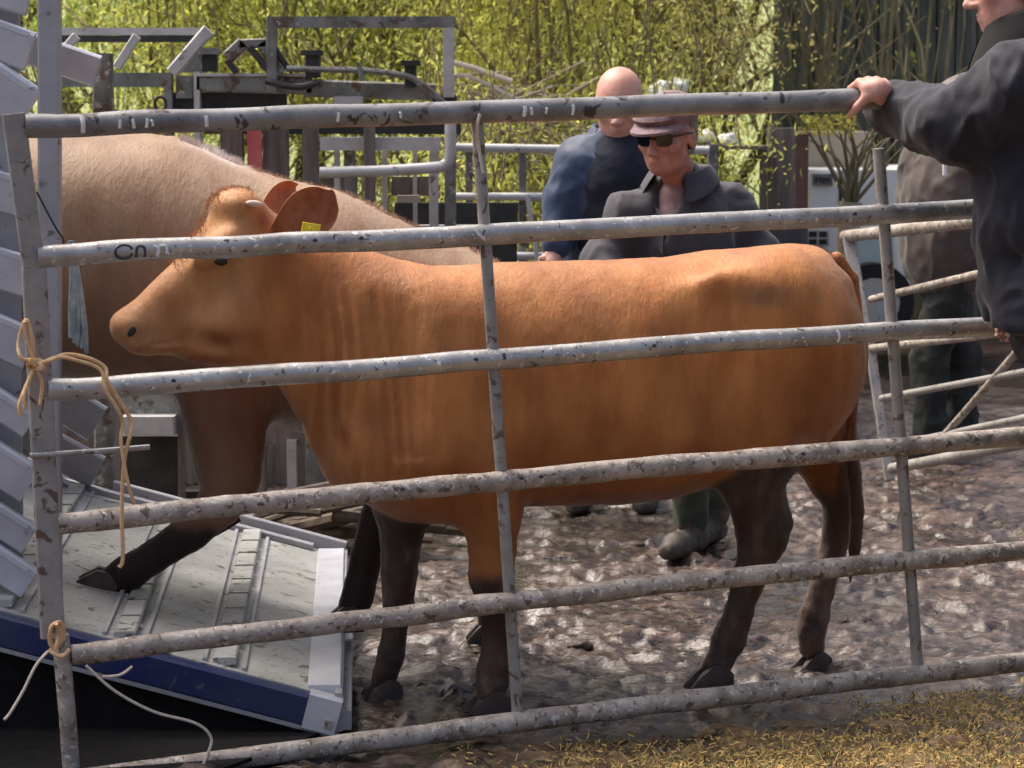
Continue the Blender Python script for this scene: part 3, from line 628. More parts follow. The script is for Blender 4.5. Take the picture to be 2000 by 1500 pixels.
CP = Plane(850, 6.76, 1500, 7.04)
heifer = thing('young_cow', 'ginger tan young cow standing side on behind the gate, with a yellow ear tag', 'cow', CP.o, rz=CP.yaw)
SC = 735.
def build_heifer():
    c = CP
    f = Field(np.arange(c(190, 700)[0], c(1720, 700)[0], .0095), np.arange(-.42, .42, .0095), np.arange(-.06, 1.45, .0095))
    prof = [(231, 620, 662, .054), (246, 604, 678, .066), (275, 574, 688, .072), (325, 526, 690, .070), (365, 480, 706, .076), (405, 430, 714, .090), (440, 386, 718, .102),
            (480, 380, 718, .100), (520, 405, 722, .090), (552, 428, 775, .092), (590, 446, 835, .11), (630, 460, 895, .13), (670, 474, 945, .16), (720, 488, 992, .19), (780, 508, 1020, .215),
            (840, 519, 1022, .235), (900, 518, 1008, .25), (980, 512, 988, .262), (1080, 510, 985, .278), (1200, 508, 984, .285), (1300, 502, 972, .278), (1390, 490, 945, .262), (1470, 483, 915, .245),
            (1540, 483, 880, .235), (1600, 496, 850, .215), (1640, 540, 820, .17), (1655, 590, 780, .13)]
    xs, tp, bt, ww = [], [], [], []
    for px, t, b, wd in prof:
        x, zt = c(px, t); _, zb = c(px, b); xs.append(x); tp.append(zt); bt.append(zb); ww.append(wd)
    f.profile(xs, tp, bt, ww, n=2.15, e=.02, k=.02, sw=7)
    def st(lst, k=.05):
        f.sweep([(*c(px, py, la), a/SC, la, b) for px, py, a, la, b in lst], k)
    def el(px, py, a, b, la, lr, k=.06, tilt=0, sub=False):
        x, z = c(px, py, la); ca, sa = math.cos(math.radians(tilt)), math.sin(math.radians(tilt))
        f.ell((x, la, z), (a/SC, lr, b/SC), k, sub, rot=[[ca, 0, -sa], [0, 1, 0], [sa, 0, ca]])
    # shoulder, ribs, hips, haunch
    el(850, 780, 120, 190, -.16, .10, .09, 12); el(850, 780, 120, 190, .16, .10, .09, 12)
    el(800, 880, 90, 80, -.13, .10, .07); el(690, 880, 60, 70, 0, .15, .07)
    el(1450, 560, 60, 26, -.205, .03, .07, -12); el(1450, 560, 60, 26, .205, .03, .07)
    el(1535, 700, 105, 190, -.14, .115, .10, 4); el(1560, 700, 95, 180, .14, .11, .10)
    el(1635, 560, 22, 26, -.09, .04, .04); el(1560, 500, 50, 20, 0, .07, .04)
    el(1390, 660, 60, 90, -.295, .05, .08, 0, True)              # hollow flank
    el(752, 650, 44, 150, -.25, .055, .08, 14, True)               # groove in front of the shoulder
    el(1010, 800, 36, 130, -.31, .055, .07, 5, True); el(1425, 800, 24, 90, -.30, .05, .06, -14, True)               # behind the shoulder
    # head modelling
    el(260, 643, 29, 40, 0, .074, .03, 30); el(305, 668, 40, 17, 0, .060, .03, 6)
    el(422, 486, 46, 24, -.094, .03, .04, 35); el(422, 486, 46, 24, .094, .03, .04, 35)
    el(470, 640, 58, 62, -.075, .04, .05); el(350, 590, 52, 32, -.035, .03, .05, 35)
    el(455, 396, 34, 20, 0, .07, .04); el(352, 668, 70, 14, -.088, .02, .03, -4, True); el(392, 588, 70, 26, -.118, .03, .04, 35, True)
    el(540, 600, 22, 90, -.115, .02, .04, 10, True)
    el(300, 678, 52, 4, -.075, .03, .010, 10, True)
    # legs: near fore, far fore, near hind, far hind
    st([(875, 860, 85, -.15, .09), (925, 940, 70, -.15, .075), (962, 1010, 56, -.14, .06), (962, 1075, 45, -.13, .048), (960, 1122, 44, -.125, .050), (966, 1170, 38, -.125, .042), (970, 1240, 28, -.12, .030), (968, 1300, 34, -.12, .036), (962, 1330, 33, -.12, .036), (956, 1360, 28, -.12, .036)])
    st([(810, 900, 75, .12, .08), (785, 990, 58, .12, .07), (783, 1060, 42, .115, .055), (780, 1120, 38, .11, .048), (776, 1180, 31, .11, .04), (770, 1240, 25, .105, .030), (764, 1280, 30, .105, .034), (754, 1312, 26, .105, .034), (748, 1328, 24, .105, .034)])
    st([(1500, 800, 110, -.14, .10), (1478, 880, 82, -.14, .085), (1470, 950, 64, -.135, .065), (1486, 1015, 54, -.13, .048), (1484, 1065, 46, -.13, .042), (1466, 1120, 37, -.13, .036), (1444, 1190, 30, -.13, .031), (1424, 1250, 34, -.13, .036), (1406, 1288, 29, -.13, .034), (1396, 1305, 27, -.13, .034)])
    st([(1590, 790, 90, .13, .09), (1608, 870, 78, .13, .078), (1630, 930, 60, .13, .058), (1648, 980, 45, .125, .044), (1638, 1035, 34, .12, .036), (1618, 1100, 28, .12, .031), (1602, 1160, 27, .12, .031), (1590, 1205, 33, .12, .036), (1585, 1235, 31, .12, .036), (1586, 1262, 28, .12, .036)])
    st([(1655, 950, 16, .125, .02), (1676, 968, 15, .125, .02), (1668, 1010, 13, .12, .018)], .03); st([(1515, 975, 18, -.13, .022), (1534, 1022, 15, -.13, .02), (1520, 1060, 14, -.13, .02)], .03)
    st([(1636, 505, 14, 0, .02), (1664, 545, 14, 0, .02), (1676, 640, 13, 0, .018), (1670, 760, 12, 0, .016), (1660, 860, 12, .0, .016)], .03)
    st([(1660, 860, 12, 0, .016), (1668, 930, 15, 0, .02), (1674, 1000, 16, 0, .02), (1670, 1070, 13, 0, .018), (1660, 1140, 4, 0, .006)], .02)
    def disp(x, y, z):
        d = .0035*fbm(x*9, y*9, z*9, 3, 3)+.0012*fbm(x*40, y*40, z*30, 2, 9)
        nk = sstep(c(560, 700)[0], c(630, 700)[0], x)*sstep(c(820, 700)[0], c(700, 700)[0], x)*sstep(c(700, 960)[1], c(700, 860)[1], z)*sstep(c(700, 530)[1], c(700, 640)[1], z)
        wob = x*1+.02*fbm(x*5, y*2, z*5, 2, 7)
        d = d + nk*.016*np.sin(wob*185+z*9)*(.45+.7*fbm(x*14, y*3, z*4, 2, 5))
        d = d + sstep(.50, .42, z)*(.004*fbm(x*30, y*30, z*22, 3, 91)+.003*fbm(x*60, y*60, z*60, 2, 93))
        rb = sstep(c(1000, 700)[0], c(1080, 700)[0], x)*sstep(c(1400, 700)[0], c(1320, 700)[0], x)*sstep(.55, .7, z)*sstep(1.1, .95, z)
        return d
    zk = lambda py: c(960, py)[1]
    def colour(p, nrm):
        x, y, z = p.T; n = fbm(x*4, y*4, z*4, 3, 21)[:, None]; n2 = fbm(x*16, y*10, z*7, 3, 22)[:, None]
        base = np.array([.54, .225, .070])*np.ones((len(p), 1)); n4 = fbm(x*38, y*20, z*9, 3, 24)[:, None]; base = base*(1+.22*n+.20*n2+.14*n4)
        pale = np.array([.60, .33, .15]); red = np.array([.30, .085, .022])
        def mixc(c0, c1, m): m = np.clip(m, 0, 1)[:, None]; return c0*(1-m)+c1*m
        hx = sstep(c(560, 600)[0], c(420, 600)[0], x); base = mixc(base, pale, hx*.55)
        # redder rear half and lower flank: shade painted into the coat; paler muzzle ring
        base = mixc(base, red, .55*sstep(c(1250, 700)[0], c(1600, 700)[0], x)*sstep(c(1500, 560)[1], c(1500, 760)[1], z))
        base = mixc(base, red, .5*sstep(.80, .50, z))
        mz = np.exp(-(((x-c(285, 640)[0])/.055)**2+((z-c(285, 650)[1])/.05)**2)); base = mixc(base, np.array([.62, .36, .20]), mz*.8)
        def blot(px, py, sx, sy, am, col=red, sd=0):
            X, Z = c(px, py); return mixc(base, col, am*np.exp(-(((x-X)/(sx/SC))**2+((z-Z)/(sy/SC))**2))*np.clip(1.1+.9*fbm(x*20, y*20, z*20, 2, 40+sd), 0, 1.4)*(y < .05))
        for q in ((440, 655, 65, 24, .75), (395, 700, 60, 16, .8), (600, 560, 30, 80, .55), (700, 560, 22, 60, .4), (560, 650, 24, 50, .4), (820, 905, 70, 28, .6), (980, 900, 40, 50, .4), (1120, 800, 60, 40, .3), (505, 430, 16, 20, .8), (640, 545, 20, 50, .4), (1010, 850, 22, 60, .45), (650, 835, 7, 22, 1.), (636, 838, 5, 10, .9), (300, 679, 40, 4, .9), (1290, 860, 60, 20, .4), (1630, 760, 34, 90, .5), (1560, 870, 50, 40, .5), (1600, 640, 30, 60, .35), (930, 590, 30, 40, .3)):  # the patch on the rump's rear edge is painted shade
            base = blot(*q, sd=int(q[0]))
        base = blot(1430, 565, 75, 20, .6, np.array([.20, .12, .08]), 3); base = blot(1600, 520, 40, 22, .5, np.array([.18, .11, .06]), 4)
        base = blot(1500, 850, 34, 22, .7, np.array([.45, .26, .19]), 6)
        e = .02*fbm(x*22, y*22, z*8, 3, 33)
        mud = np.array([.038, .020, .014]); mudl = np.array([.15, .098, .078])
        front = x < c(1200, 700)[0]; far = y > .02
        hl = zk(1080)+(zk(905)-zk(1080))*sstep(c(1240, 900)[0], c(1430, 900)[0], x); lvl = np.where(front, np.where(far, zk(1000), zk(1112)), np.where(far, zk(1010), hl))
        mk = sstep(.035, -.01, z-lvl+e); tone = np.where((~front) & far, 1., np.where(front & ~far, .2+.5*sstep(zk(1180), zk(1300), z), .30))
        mc = mud[None]*(1-tone[:, None])+mudl[None]*tone[:, None]; n3 = fbm(x*34, y*34, z*16, 3, 27)[:, None]; mc = mc*(1+.5*n2)+np.array([.13, .085, .065])*np.clip(n3*1.3-.05, 0, 1)
        base = base*(1-mk[:, None])+mc*mk[:, None]
        tl = sstep(c(1655, 700)[0], c(1662, 700)[0], x)*sstep(.95, .6, z)*sstep(0.0, .1, z); base = mixc(base, np.array([.10, .045, .03]), tl*.8)
        bl = .6*sstep(.60, .48, z+e)*sstep(c(980, 900)[0], c(1200, 900)[0], x+e*3)*(x < c(1500, 900)[0])*sstep(.1, -.4, nrm[:, 2]); base = mixc(base, np.array([.09, .04, .02]), bl*.8)  # belly underside darkened: shade painted into the coat
        return np.clip(base*.9, .005, .8)
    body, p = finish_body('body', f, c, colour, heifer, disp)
    for px, py, la, L, Wd, an in ((950, 1404, -.12, .108, .11, .1), (745, 1366, .105, .092, .095, .2), (1386, 1345, -.13, .108, .10, .0), (1586, 1318, .12, .088, .10, .1)):
        x, z = c(px, py, la); hoof(heifer, x, la, max(min(z, .0), -.035), L, Wd, an)
    ex, ez = c(430, 510, -.10); small(heifer, 'eye', M_eye, 0, (ex, surfy(p, ex, ez)+.007, ez), (.017, .010, .011)); small(heifer, 'eye', M_eye, 0, (ex, surfy(p, ex, ez, False)-.007, ez), (.017, .010, .011))
    nx, nz = c(256, 646, -.06); small(heifer, 'nostril', M_eye, 0, (nx, surfy(p, nx, nz)+.0035, nz), (.009, .005, .016), rot=(.6, 'Y')); small(heifer, 'nostril', M_eye, 0, (nx, surfy(p, nx, nz, False)-.002, nz), (.011, .007, .015))
    hx, hz = c(497, 398, -.08); small(heifer, 'horn_bud', M_horn, 0, (hx, -.080, hz), (.024, .010, .009), rot=(.1, 'Y')); small(heifer, 'horn_bud', M_horn, 0, (hx, .085, hz), (.030, .012, .011))
    def top(q0, q1, m=30): 
        out = []
        for px in np.linspace(q0, q1, m):
            x = c(px, 500)[0]; k = (np.abs(p[:, 0]-x) < .012) & (np.abs(p[:, 1]) < .02); out.append((x, 0, float(p[k, 2].max())))
        return out
    fringe(heifer, top(335, 490), 900, .016, (.60, .36, .19), (.1, 0)); fringe(heifer, top(760, 1640, 60), 2200, .009, (.50, .25, .10), (.6, 0), spread=.05)
    e1 = ear(heifer, c, (530, 478), (650, 380), 104, -.095, -.175, .034)
    e2 = ear(heifer, c, (502, 440), (588, 366), 78, .06, .15, .026)
    tx, tz = c(606, 453, -.165)
    mb = MB(); mw = Matrix.Translation(heifer.location) @ heifer.rotation_euler.to_matrix().to_4x4()
    mb.beam((tx-.024, -.172, tz+.005), (tx+.022, -.172, tz-.003), .006, .044, ch=.002); mb.tube([(tx, -.185, tz+.006), (tx, -.15, tz+.006)], .008, 10)
    mb.v = [tuple(mw @ Vector(v)) for v in mb.v]; mb.build('ear_tag', M_yellow, heifer)
build_heifer()

BP = Plane(200, 7.22, 900, 7.30)
bigcow = thing('cow', 'large pale tan cow climbing the trailer ramp behind the young cow, dark muddy foreleg forward', 'cow', BP.o, rz=BP.yaw)
def build_big():
    c = BP; SB = 690.
    f = Field(np.arange(c(-560, 700)[0], c(1100, 700)[0], .016), np.arange(-.48, .48, .016), np.arange(-.03, 1.75, .016))
    prof = [(-500, 420, 500, .06), (-460, 390, 520, .075), (-380, 330, 545, .09), (-300, 270, 570, .11), (-230, 250, 600, .12), (-150, 262, 650, .15), (-60, 262, 700, .20), (40, 262, 725, .26), (140, 260, 738, .31), (250, 258, 752, .33), (340, 266, 768, .34),
            (400, 290, 785, .345), (460, 318, 805, .35), (540, 345, 832, .35), (640, 368, 858, .34), (700, 392, 868, .32), (760, 420, 872, .30), (840, 456, 860, .28), (920, 488, 835, .25), (980, 520, 800, .20), (1010, 560, 760, .15)]
    xs, tp, bt, ww = [], [], [], []
    for px, t, b, wd in prof:
        x, zt = c(px, t); _, zb = c(px, b); xs.append(x); tp.append(zt); bt.append(zb); ww.append(wd)
    f.profile(xs, tp, bt, ww, n=2.2, e=.03, k=.02)
    def st(lst, k=.06): f.sweep([(*c(px, py, la), a/SB, la, b) for px, py, a, la, b in lst], k)
    st([(430, 700, 105, -.20, .12), (440, 800, 82, -.22, .10), (446, 870, 70, -.23, .08), (452, 930, 58, -.24, .065), (430, 985, 44, -.25, .05), (372, 1040, 38, -.26, .045), (300, 1088, 33, -.26, .038), (245, 1122, 38, -.26, .042), (212, 1142, 32, -.26, .042)])
    st([(430, 720, 90, .18, .11), (425, 850, 62, .16, .08), (428, 920, 48, .14, .06), (432, 975, 34, .14, .04), (440, 1000, 30, .14, .04)])
    st([(880, 700, 120, -.14, .12), (830, 850, 80, -.14, .09), (770, 960, 52, -.13, .06), (745, 1020, 44, -.12, .05), (715, 1090, 34, -.12, .04), (700, 1160, 34, -.12, .042), (690, 1190, 34, -.12, .042)])
    st([(900, 700, 110, .15, .12), (925, 850, 80, .15, .09), (968, 960, 46, .15, .05), (966, 1080, 32, .14, .036), (964, 1200, 33, .14, .038), (962, 1250, 28, .14, .038)])
    def disp(x, y, z):
        cr = sstep(.0, .012, np.abs(y))*0+np.exp(-(y/.05)**2)*sstep(1.05, 1.15, z)
        return .004*fbm(x*7, y*7, z*7, 3, 3)+cr*.010*np.maximum(fbm(x*26, y*10, z*8, 2, 77), 0)
    def colour(p, nrm):
        x, y, z = p.T; n = fbm(x*4, y*4, z*4, 3, 61)[:, None]; n2 = fbm(x*14, y*10, z*9, 3, 62)[:, None]
        b = np.array([.50, .36, .235])*(1+.12*n+.10*n2)
        def mixc(c0, c1, m): m = np.clip(m, 0, 1)[:, None]; return c0*(1-m)+c1*m
        b = mixc(b, np.array([.30, .16, .10]), sstep(1.15, .75, z)*.8)  # lower body darker: shade painted into the coat colour
        b = mixc(b, np.array([.40, .24, .16]), sstep(c(380, 700)[0], c(450, 700)[0], x)*sstep(.8, .5, z)*.5)
        ridge = 1.2*np.exp(-(y/.10)**4)*sstep(c(350, 300)[0], c(372, 300)[0], x)*sstep(c(520, 300)[0], c(430, 300)[0], x)*(nrm[:, 2] > .3); b = mixc(b, np.array([.85, .74, .68]), ridge*(.75+.5*n[:, 0]))  # white crest: rim light along the back painted into the coat
        e = .03*fbm(x*18, y*18, z*12, 3, 5)
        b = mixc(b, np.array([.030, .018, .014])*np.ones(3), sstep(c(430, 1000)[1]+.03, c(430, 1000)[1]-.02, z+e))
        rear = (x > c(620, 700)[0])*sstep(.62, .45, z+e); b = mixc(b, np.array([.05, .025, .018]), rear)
        return np.clip(b*(1+.1*n2)*np.array([.70, .65, .63]), .004, .8)
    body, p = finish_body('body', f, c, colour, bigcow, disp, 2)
    def top(q0, q1, m=40):
        out = []
        for px in np.linspace(q0, q1, m):
            x = c(px, 300)[0]; k = (np.abs(p[:, 0]-x) < .02) & (np.abs(p[:, 1]) < .03); out.append((x, 0, float(p[k, 2].max())))
        return out
    fringe(bigcow, top(350, 470), 900, .022, (.85, .78, .74), (.5, 0), w=.0014); fringe(bigcow, top(440, 1000), 2600, .014, (.62, .48, .36), (.7, 0), w=.0013, spread=.05); fringe(bigcow, top(60, 350), 900, .010, (.55, .40, .28), (.5, 0), spread=.05)  # first hairs whitened to match the painted rim light on the crest
    x, z = c(180, 1160, -.26); hoof(bigcow, x, -.26, z-.005, .12, .11, 0, -math.atan(SLOPE)*-1, M_hoof)
    x, z = c(440, 1030, .14); hoof(bigcow, x, .14, z-.0, .09, .09, .2, -.5)
    x, z = c(672, 1222, -.12); hoof(bigcow, x, -.12, z-.01, .11, .11)
    x, z = c(955, 1288, .14); hoof(bigcow, x, .14, .0, .11, .11)
    ex, ez = c(-330, 380); small(bigcow, 'eye', M_eye, 0, (ex, surfy(p, ex, ez)+.006, ez), (.022, .012, .016))
    ear(bigcow, c, (-235, 330), (-150, 270), 90, -.12, -.22, .03); ear(bigcow, c, (-235, 330), (-150, 270), 90, .12, .22, .03)
build_big()

# ------------------------------------------------------------------ people
def head_sdf(x, y, z):      # head frame: face towards -y, up z, origin between the eyes inside the skull
    def el(cx, cy, cz, a, b, c): return (np.sqrt(((x-cx)/a)**2+((y-cy)/b)**2+((z-cz)/c)**2)-1)*min(a, b, c)
    def co(a, b, ra, rb):
        ba = [b[i]-a[i] for i in range(3)]; L = sum(q*q for q in ba); t = np.clip(((x-a[0])*ba[0]+(y-a[1])*ba[1]+(z-a[2])*ba[2])/L, 0, 1)
        return np.sqrt((x-a[0]-t*ba[0])**2+(y-a[1]-t*ba[1])**2+(z-a[2]-t*ba[2])**2)-(ra+(rb-ra)*t)
    def sm(a, b, k): h = np.maximum(k-np.abs(a-b), 0)/k; return np.minimum(a, b)-h*h*k/4
    def sx(a, b, k): h = np.maximum(k-np.abs(a+b), 0)/k; return np.maximum(a, -b)+h*h*k/4
    d = el(0, .018, .035, .077, .097, .088); d = sm(d, el(0, -.028, -.035, .062, .062, .078), .04)
    d = sm(d, el(0, -.058, -.092, .026, .024, .020), .03); d = sm(d, el(0, -.01, -.065, .058, .055, .045), .03)
    for s_ in (-1, 1):
        d = sm(d, el(s_*.045, -.06, -.02, .022, .02, .018), .02); d = sm(d, co((s_*.012, -.084, .022), (s_*.045, -.07, .020), .009, .008), .012)
        d = sx(d, el(s_*.031, -.094, .003, .018, .016, .011), .014); d = sm(d, el(s_*.031, -.070, .002, .0145, .0145, .0125), .003)
        d = sm(d, el(s_*.080, .012, -.012, .010, .022, .033), .008); d = sx(d, el(s_*.090, .004, -.010, .007, .011, .018), .006)
        d = sm(d, el(s_*.013, -.100, -.038, .009, .010, .008), .008)
    d = sm(d, co((0, -.086, .008), (0, -.112, -.034), .008, .0115), .010)
    d = sm(d, el(0, -.086, -.061, .024, .012, .006), .006); d = sm(d, el(0, -.084, -.071, .021, .012, .006), .006); d = sx(d, el(0, -.100, -.066, .024, .010, .0016), .004)
    return d
def person(label, base, J, fwd, up=(0, 0, 1), cat='person', skin=None, sc=1.0, hands=True, grip=None):
    """J: joints in world metres. returns root, helpers"""
    root = thing('person', label, cat, base)
    o = Vector(base)
    j = {k: np.array(Vector(v)-o) for k, v in J.items()}
    f = Vector(fwd).normalized(); u = Vector(up); u = (u-f*u.dot(f)).normalized(); r = f.cross(u)   # r = person's right... image side
    Rm = np.array([[*r], [*(-f)], [*u]])       # rows: local axes (x, y=-face, z)
    H = j['head']
    allp = np.array(list(j.values())); lo, hi = allp.min(0)-.16, allp.max(0)+.16
    fine = [[(H[i]-.15, H[i]+.15, .0065)] for i in range(3)]
    if grip is not None:
        g = np.array(Vector(grip['c'])-o)
        for i in range(3): fine[i].append((g[i]-.09, g[i]+.09, .005))
    st = .016
    F = Field(*[axes(lo[i], hi[i], st, fine[i]) for i in range(3)])
    s = sc
    def C(a, b, ra, rb, k=.03): F.cone(j[a] if isinstance(a, str) else a, j[b] if isinstance(b, str) else b, ra*s, rb*s, k)
    mid = (j['hipL']+j['hipR'])/2
    C(mid, 'chest', .115, .125, .05); C('shL', 'shR', .065, .065, .05); C('chest', 'neck', .08, .055, .04); C('neck', H+np.array(u)*-.05+np.array(f)*-.0, .055, .055, .02)
    for q in 'LR':
        C('sh'+q, 'el'+q, .048, .04); C('el'+q, 'wr'+q, .038, .027); C('hip'+q, 'kn'+q, .080, .056); C('kn'+q, 'an'+q, .054, .038)
        C('an'+q, j['an'+q]+np.array([f.x, f.y, 0])*.14*s+np.array([0, 0, -.045]), .028, .022)
    def hf(X, Y, Z):
        X, Y, Z = (X-H[0])/s, (Y-H[1])/s, (Z-H[2])/s
        return head_sdf(Rm[0, 0]*X+Rm[0, 1]*Y+Rm[0, 2]*Z, Rm[1, 0]*X+Rm[1, 1]*Y+Rm[1, 2]*Z, Rm[2, 0]*X+Rm[2, 1]*Y+Rm[2, 2]*Z)*s
    F.op(hf, H-.16, H+.16, .012)
    if hands:
        for q in 'LR':
            if grip is not None and grip['side'] == q: continue
            w_, e_ = j['wr'+q], j['el'+q]; d = (w_-e_)/np.linalg.norm(w_-e_); sd = np.cross(d, np.array([0, 1, .2])); sd /= np.linalg.norm(sd); nm = np.cross(d, sd)
            F.cone(w_, w_+d*.07, .026, .032, .02)
            for n_, (off, L) in enumerate(((-.026, .068), (-.009, .078), (.009, .074), (.026, .058))):
                k0 = w_+d*.085+sd*off; k1 = k0+d*L*.5+nm*.006; k2 = k1+d*L*.4+nm*.02
                F.cone(k0, k1, .0095, .0085, .006); F.cone(k1, k2, .0085, .0075, .004)
            t0 = w_+d*.035-sd*.026; t1 = t0+d*.03-sd*.024+nm*.01; F.cone(t0, t1, .012, .010, .01); F.cone(t1, t1+d*.028, .010, .008, .005)
    if grip is not None:
        A = grip['axis']; c0 = np.array(Vector(grip['c'])-o); ax = np.array(A); up_ = np.array([0, 0, 1.]); bk = np.cross(ax, up_); bk /= np.linalg.norm(bk); bk = bk if bk[1] > 0 else -bk
        rr = grip['r']; w_ = j['wr'+grip['side']]
        def rp_(off, ang, ex): return c0+ax*off+(-bk*math.cos(ang)+up_*math.sin(ang))*(rr+ex)    # ang 0 = towards camera, 90 = top, 180 = behind
        F.cone(w_, rp_(.0, .55, .026), .029, .030, .03)
        for n_, off in enumerate((-.036, -.012, .012, .035)):
            lift = (.0, .004, .003, -.003)[n_]
            a_, b_, c_, d_ = rp_(off*.8, .65, .022), rp_(off, 1.25, .021+lift), rp_(off*1.05, 2.35, .015), rp_(off*1.02, 3.5, .012)
            F.cone(a_, b_, .0165, .0125, .012); F.cone(b_, c_, .0118, .0100, .004); F.cone(c_, d_, .0098, .0085, .004)
        t0 = rp_(-.03, .2, .02); t1 = rp_(-.055, -.4, .014); t2 = rp_(-.062, -1.2, .012); F.cone(rp_(-.005, .3, .022), t0, .017, .014, .012); F.cone(t0, t1, .0135, .0115, .006); F.cone(t1, t2, .011, .009, .004)
    me, pos = F.mesh('body'); relax(me, 1)
    m = skin or M_skin; ob = bpy.data.objects.new('body', me); COL.objects.link(ob); me.materials.append(m); me.polygons.foreach_set('use_smooth', [True]*len(me.polygons)); ob.parent = root
    return root, j, np.array(f), np.array(u), np.array(r), o
def cloth(root, name, F, m, amp=.010, fr=9, seed=0, st=(1, 1, 1)):
    me, pos = F.mesh(name); relax(me, 1); p = vco(me)
    x, y, z = (p*np.array(st)).T
    wx = .05*fbm(x*4, y*4, z*4, 2, seed+8); rid = 1-np.abs(fbm((x+wx)*fr, y*fr, (z-wx)*fr, 3, seed))*3.4; rid = np.sign(rid)*np.abs(rid)**1.3
    displace(me, amp*(rid-.3)+amp*.14*fbm(x*fr*3, y*fr*3, z*fr*3, 2, seed+3))
    ob = bpy.data.objects.new(name, me); COL.objects.link(ob); me.materials.append(m); me.polygons.foreach_set('use_smooth', [True]*len(me.polygons)); ob.parent = root
    return ob
def lmb(root, mb, name, m, smooth=True):        # mesh in the root's frame
    mw = root.matrix_world if False else Matrix.Translation(root.location)
    mb.v = [tuple(mw @ Vector(v)) for v in mb.v]; return mb.build(name, m, root, smooth)
def jacket(root, j, f, r, m, name='jacket', hem=.82, wch=.20, dch=.15, wb=.21, arm=.066, cut=None, amp=.010, seed=1, step=.011, shr=1., hemw=1.0, collar=True):
    allp = np.array([j[k] for k in ('shL', 'shR', 'elL', 'elR', 'wrL', 'wrR', 'chest', 'neck')]); lo = allp.min(0)-.2; hi = allp.max(0)+.12; lo[2] = min(hem-.05, lo[2]+.08); lo[:2] -= .1; hi[:2] += .1
    F = Field(*[axes(lo[i], hi[i], step) for i in range(3)])
    mid = (j['hipL']+j['hipR'])/2; th = math.atan2(r[1], r[0]); ca, sa = math.cos(th), math.sin(th); rot = [[ca, -sa, 0], [sa, ca, 0], [0, 0, 1]]
    ch = j['chest']; F.ell(ch+np.array([0, 0, -.02]), (wch, dch, .22), .05, rot=rot); F.ell((ch+mid)/2, (wb, dch*1.08, .24), .08, rot=rot); F.ell(mid+np.array([0, 0, .02]), (wb*hemw, dch*1.1, .22), .08, rot=rot)
    for q in 'LR': F.cone(j['neck']+np.array([0, 0, -.045]), j['sh'+q], .058, .066*shr, .05)
    F.cone(j['shL'], j['shR'], .070*shr, .070*shr, .07); F.cone(ch, j['neck'], .12, .062, .06)
    for q in 'LR':
        F.cone(j['sh'+q], j['el'+q], arm*1.12, arm, .05); F.cone(j['el'+q], j['wr'+q], arm, arm*.74, .03)
    fx = f/np.linalg.norm(f[:2]) if np.linalg.norm(f[:2]) > 0 else f
    F.op(lambda X, Y, Z: (Z-hem)+0*X+0*Y, (lo[0], lo[1], lo[2]), (hi[0], hi[1], hem+.02), .02, True)
    if cut is not None: cut(F)
    return cloth(root, name, F, m, amp, 6.5, seed, (1.3, 1, .9))
def trousers(root, j, m, r=.088, seed=5, step=.012, f=None):
    allp = np.array([j[k] for k in ('hipL', 'hipR', 'knL', 'knR', 'anL', 'anR')]); lo, hi = allp.min(0)-.17, allp.max(0)+.17
    F = Field(*[axes(lo[i], hi[i], step) for i in range(3)]); mid = (j['hipL']+j['hipR'])/2
    F.ell(mid, (.17, .14, .13), .05)
    for q in 'LR': F.cone(j['hip'+q], j['kn'+q], r*1.12, r*.86, .04); F.cone(j['kn'+q], j['an'+q]+np.array([0, 0, .03]), r*.86, r*.78, .03)
    return cloth(root, 'trousers', F, m, .012, 8, seed)
def boots(root, j, f, m, tall=.18):
    fx = np.array([f[0], f[1], 0]); fx = fx/np.linalg.norm(fx); sd = np.array([-fx[1], fx[0], 0])
    for q in 'LR':
        a = j['an'+q]; lo, hi = a-.30, a+.30; lo[2] = -.03; hi[2] = a[2]+tall+.08
        F = Field(*[axes(lo[i], hi[i], .009) for i in range(3)])
        F.cone(a+np.array([0, 0, tall]), a+np.array([0, 0, -.02]), .062, .052, .03); F.cone((*(a-fx*.045)[:2], .045), (*(a+fx*.12)[:2], .042), .045, .048, .03); F.cone((*(a+fx*.12)[:2], .038), (*(a+fx*.165)[:2], .032), .045, .036, .02)
        F.op(lambda X, Y, Z: (Z-.004)+0*X+0*Y, (lo[0], lo[1], -.05), (hi[0], hi[1], .02), .008, True)
        cloth(root, 'boot', F, m, .003, 20, 4)
def collar(root, j, f, u, r, m, hgt=.07, rad=.075, spread=.2, open_=.6, name='collar', tilt=.25, nkoff=(0, 0, 0)):
    N = j['neck']+np.array(nkoff); mb = MB(); n = 26; vs = []; fx = f-np.array([0, 0, f[2]]); fx /= np.linalg.norm(fx); rx = np.array([fx[1], -fx[0], 0.])
    for k in range(n):
        a = open_+(2*math.pi-2*open_)*k/(n-1); ds = fx*math.cos(a)+rx*math.sin(a); front = max(math.cos(a), 0)
        pin = [(rad*1.02, -.05-front*.05), (rad, .0-front*.05), (rad*1.04, hgt-front*.035), (rad*1.12, hgt+.004-front*.035), (rad*1.42+spread*.03*front, hgt*.25-front*.06), (rad*1.5+spread*.08*front, -.02-front*.07)]
        for (q, z) in pin: vs.append(N+ds*q+np.array([0, 0, z+tilt*.0]))
    p = 6; fs = [(k*p+i, k*p+i+1, (k+1)*p+i+1, (k+1)*p+i) for k in range(n-1) for i in range(p-1)]
    mb.add([Vector(v) for v in vs], fs); o = lmb(root, mb, name, m)
    sm = o.modifiers.new('thick', 'SOLIDIFY'); sm.thickness = .006; sm.offset = 0
    sb = o.modifiers.new('smooth', 'SUBSURF'); sb.levels = 1; sb.render_levels = 1
    return o
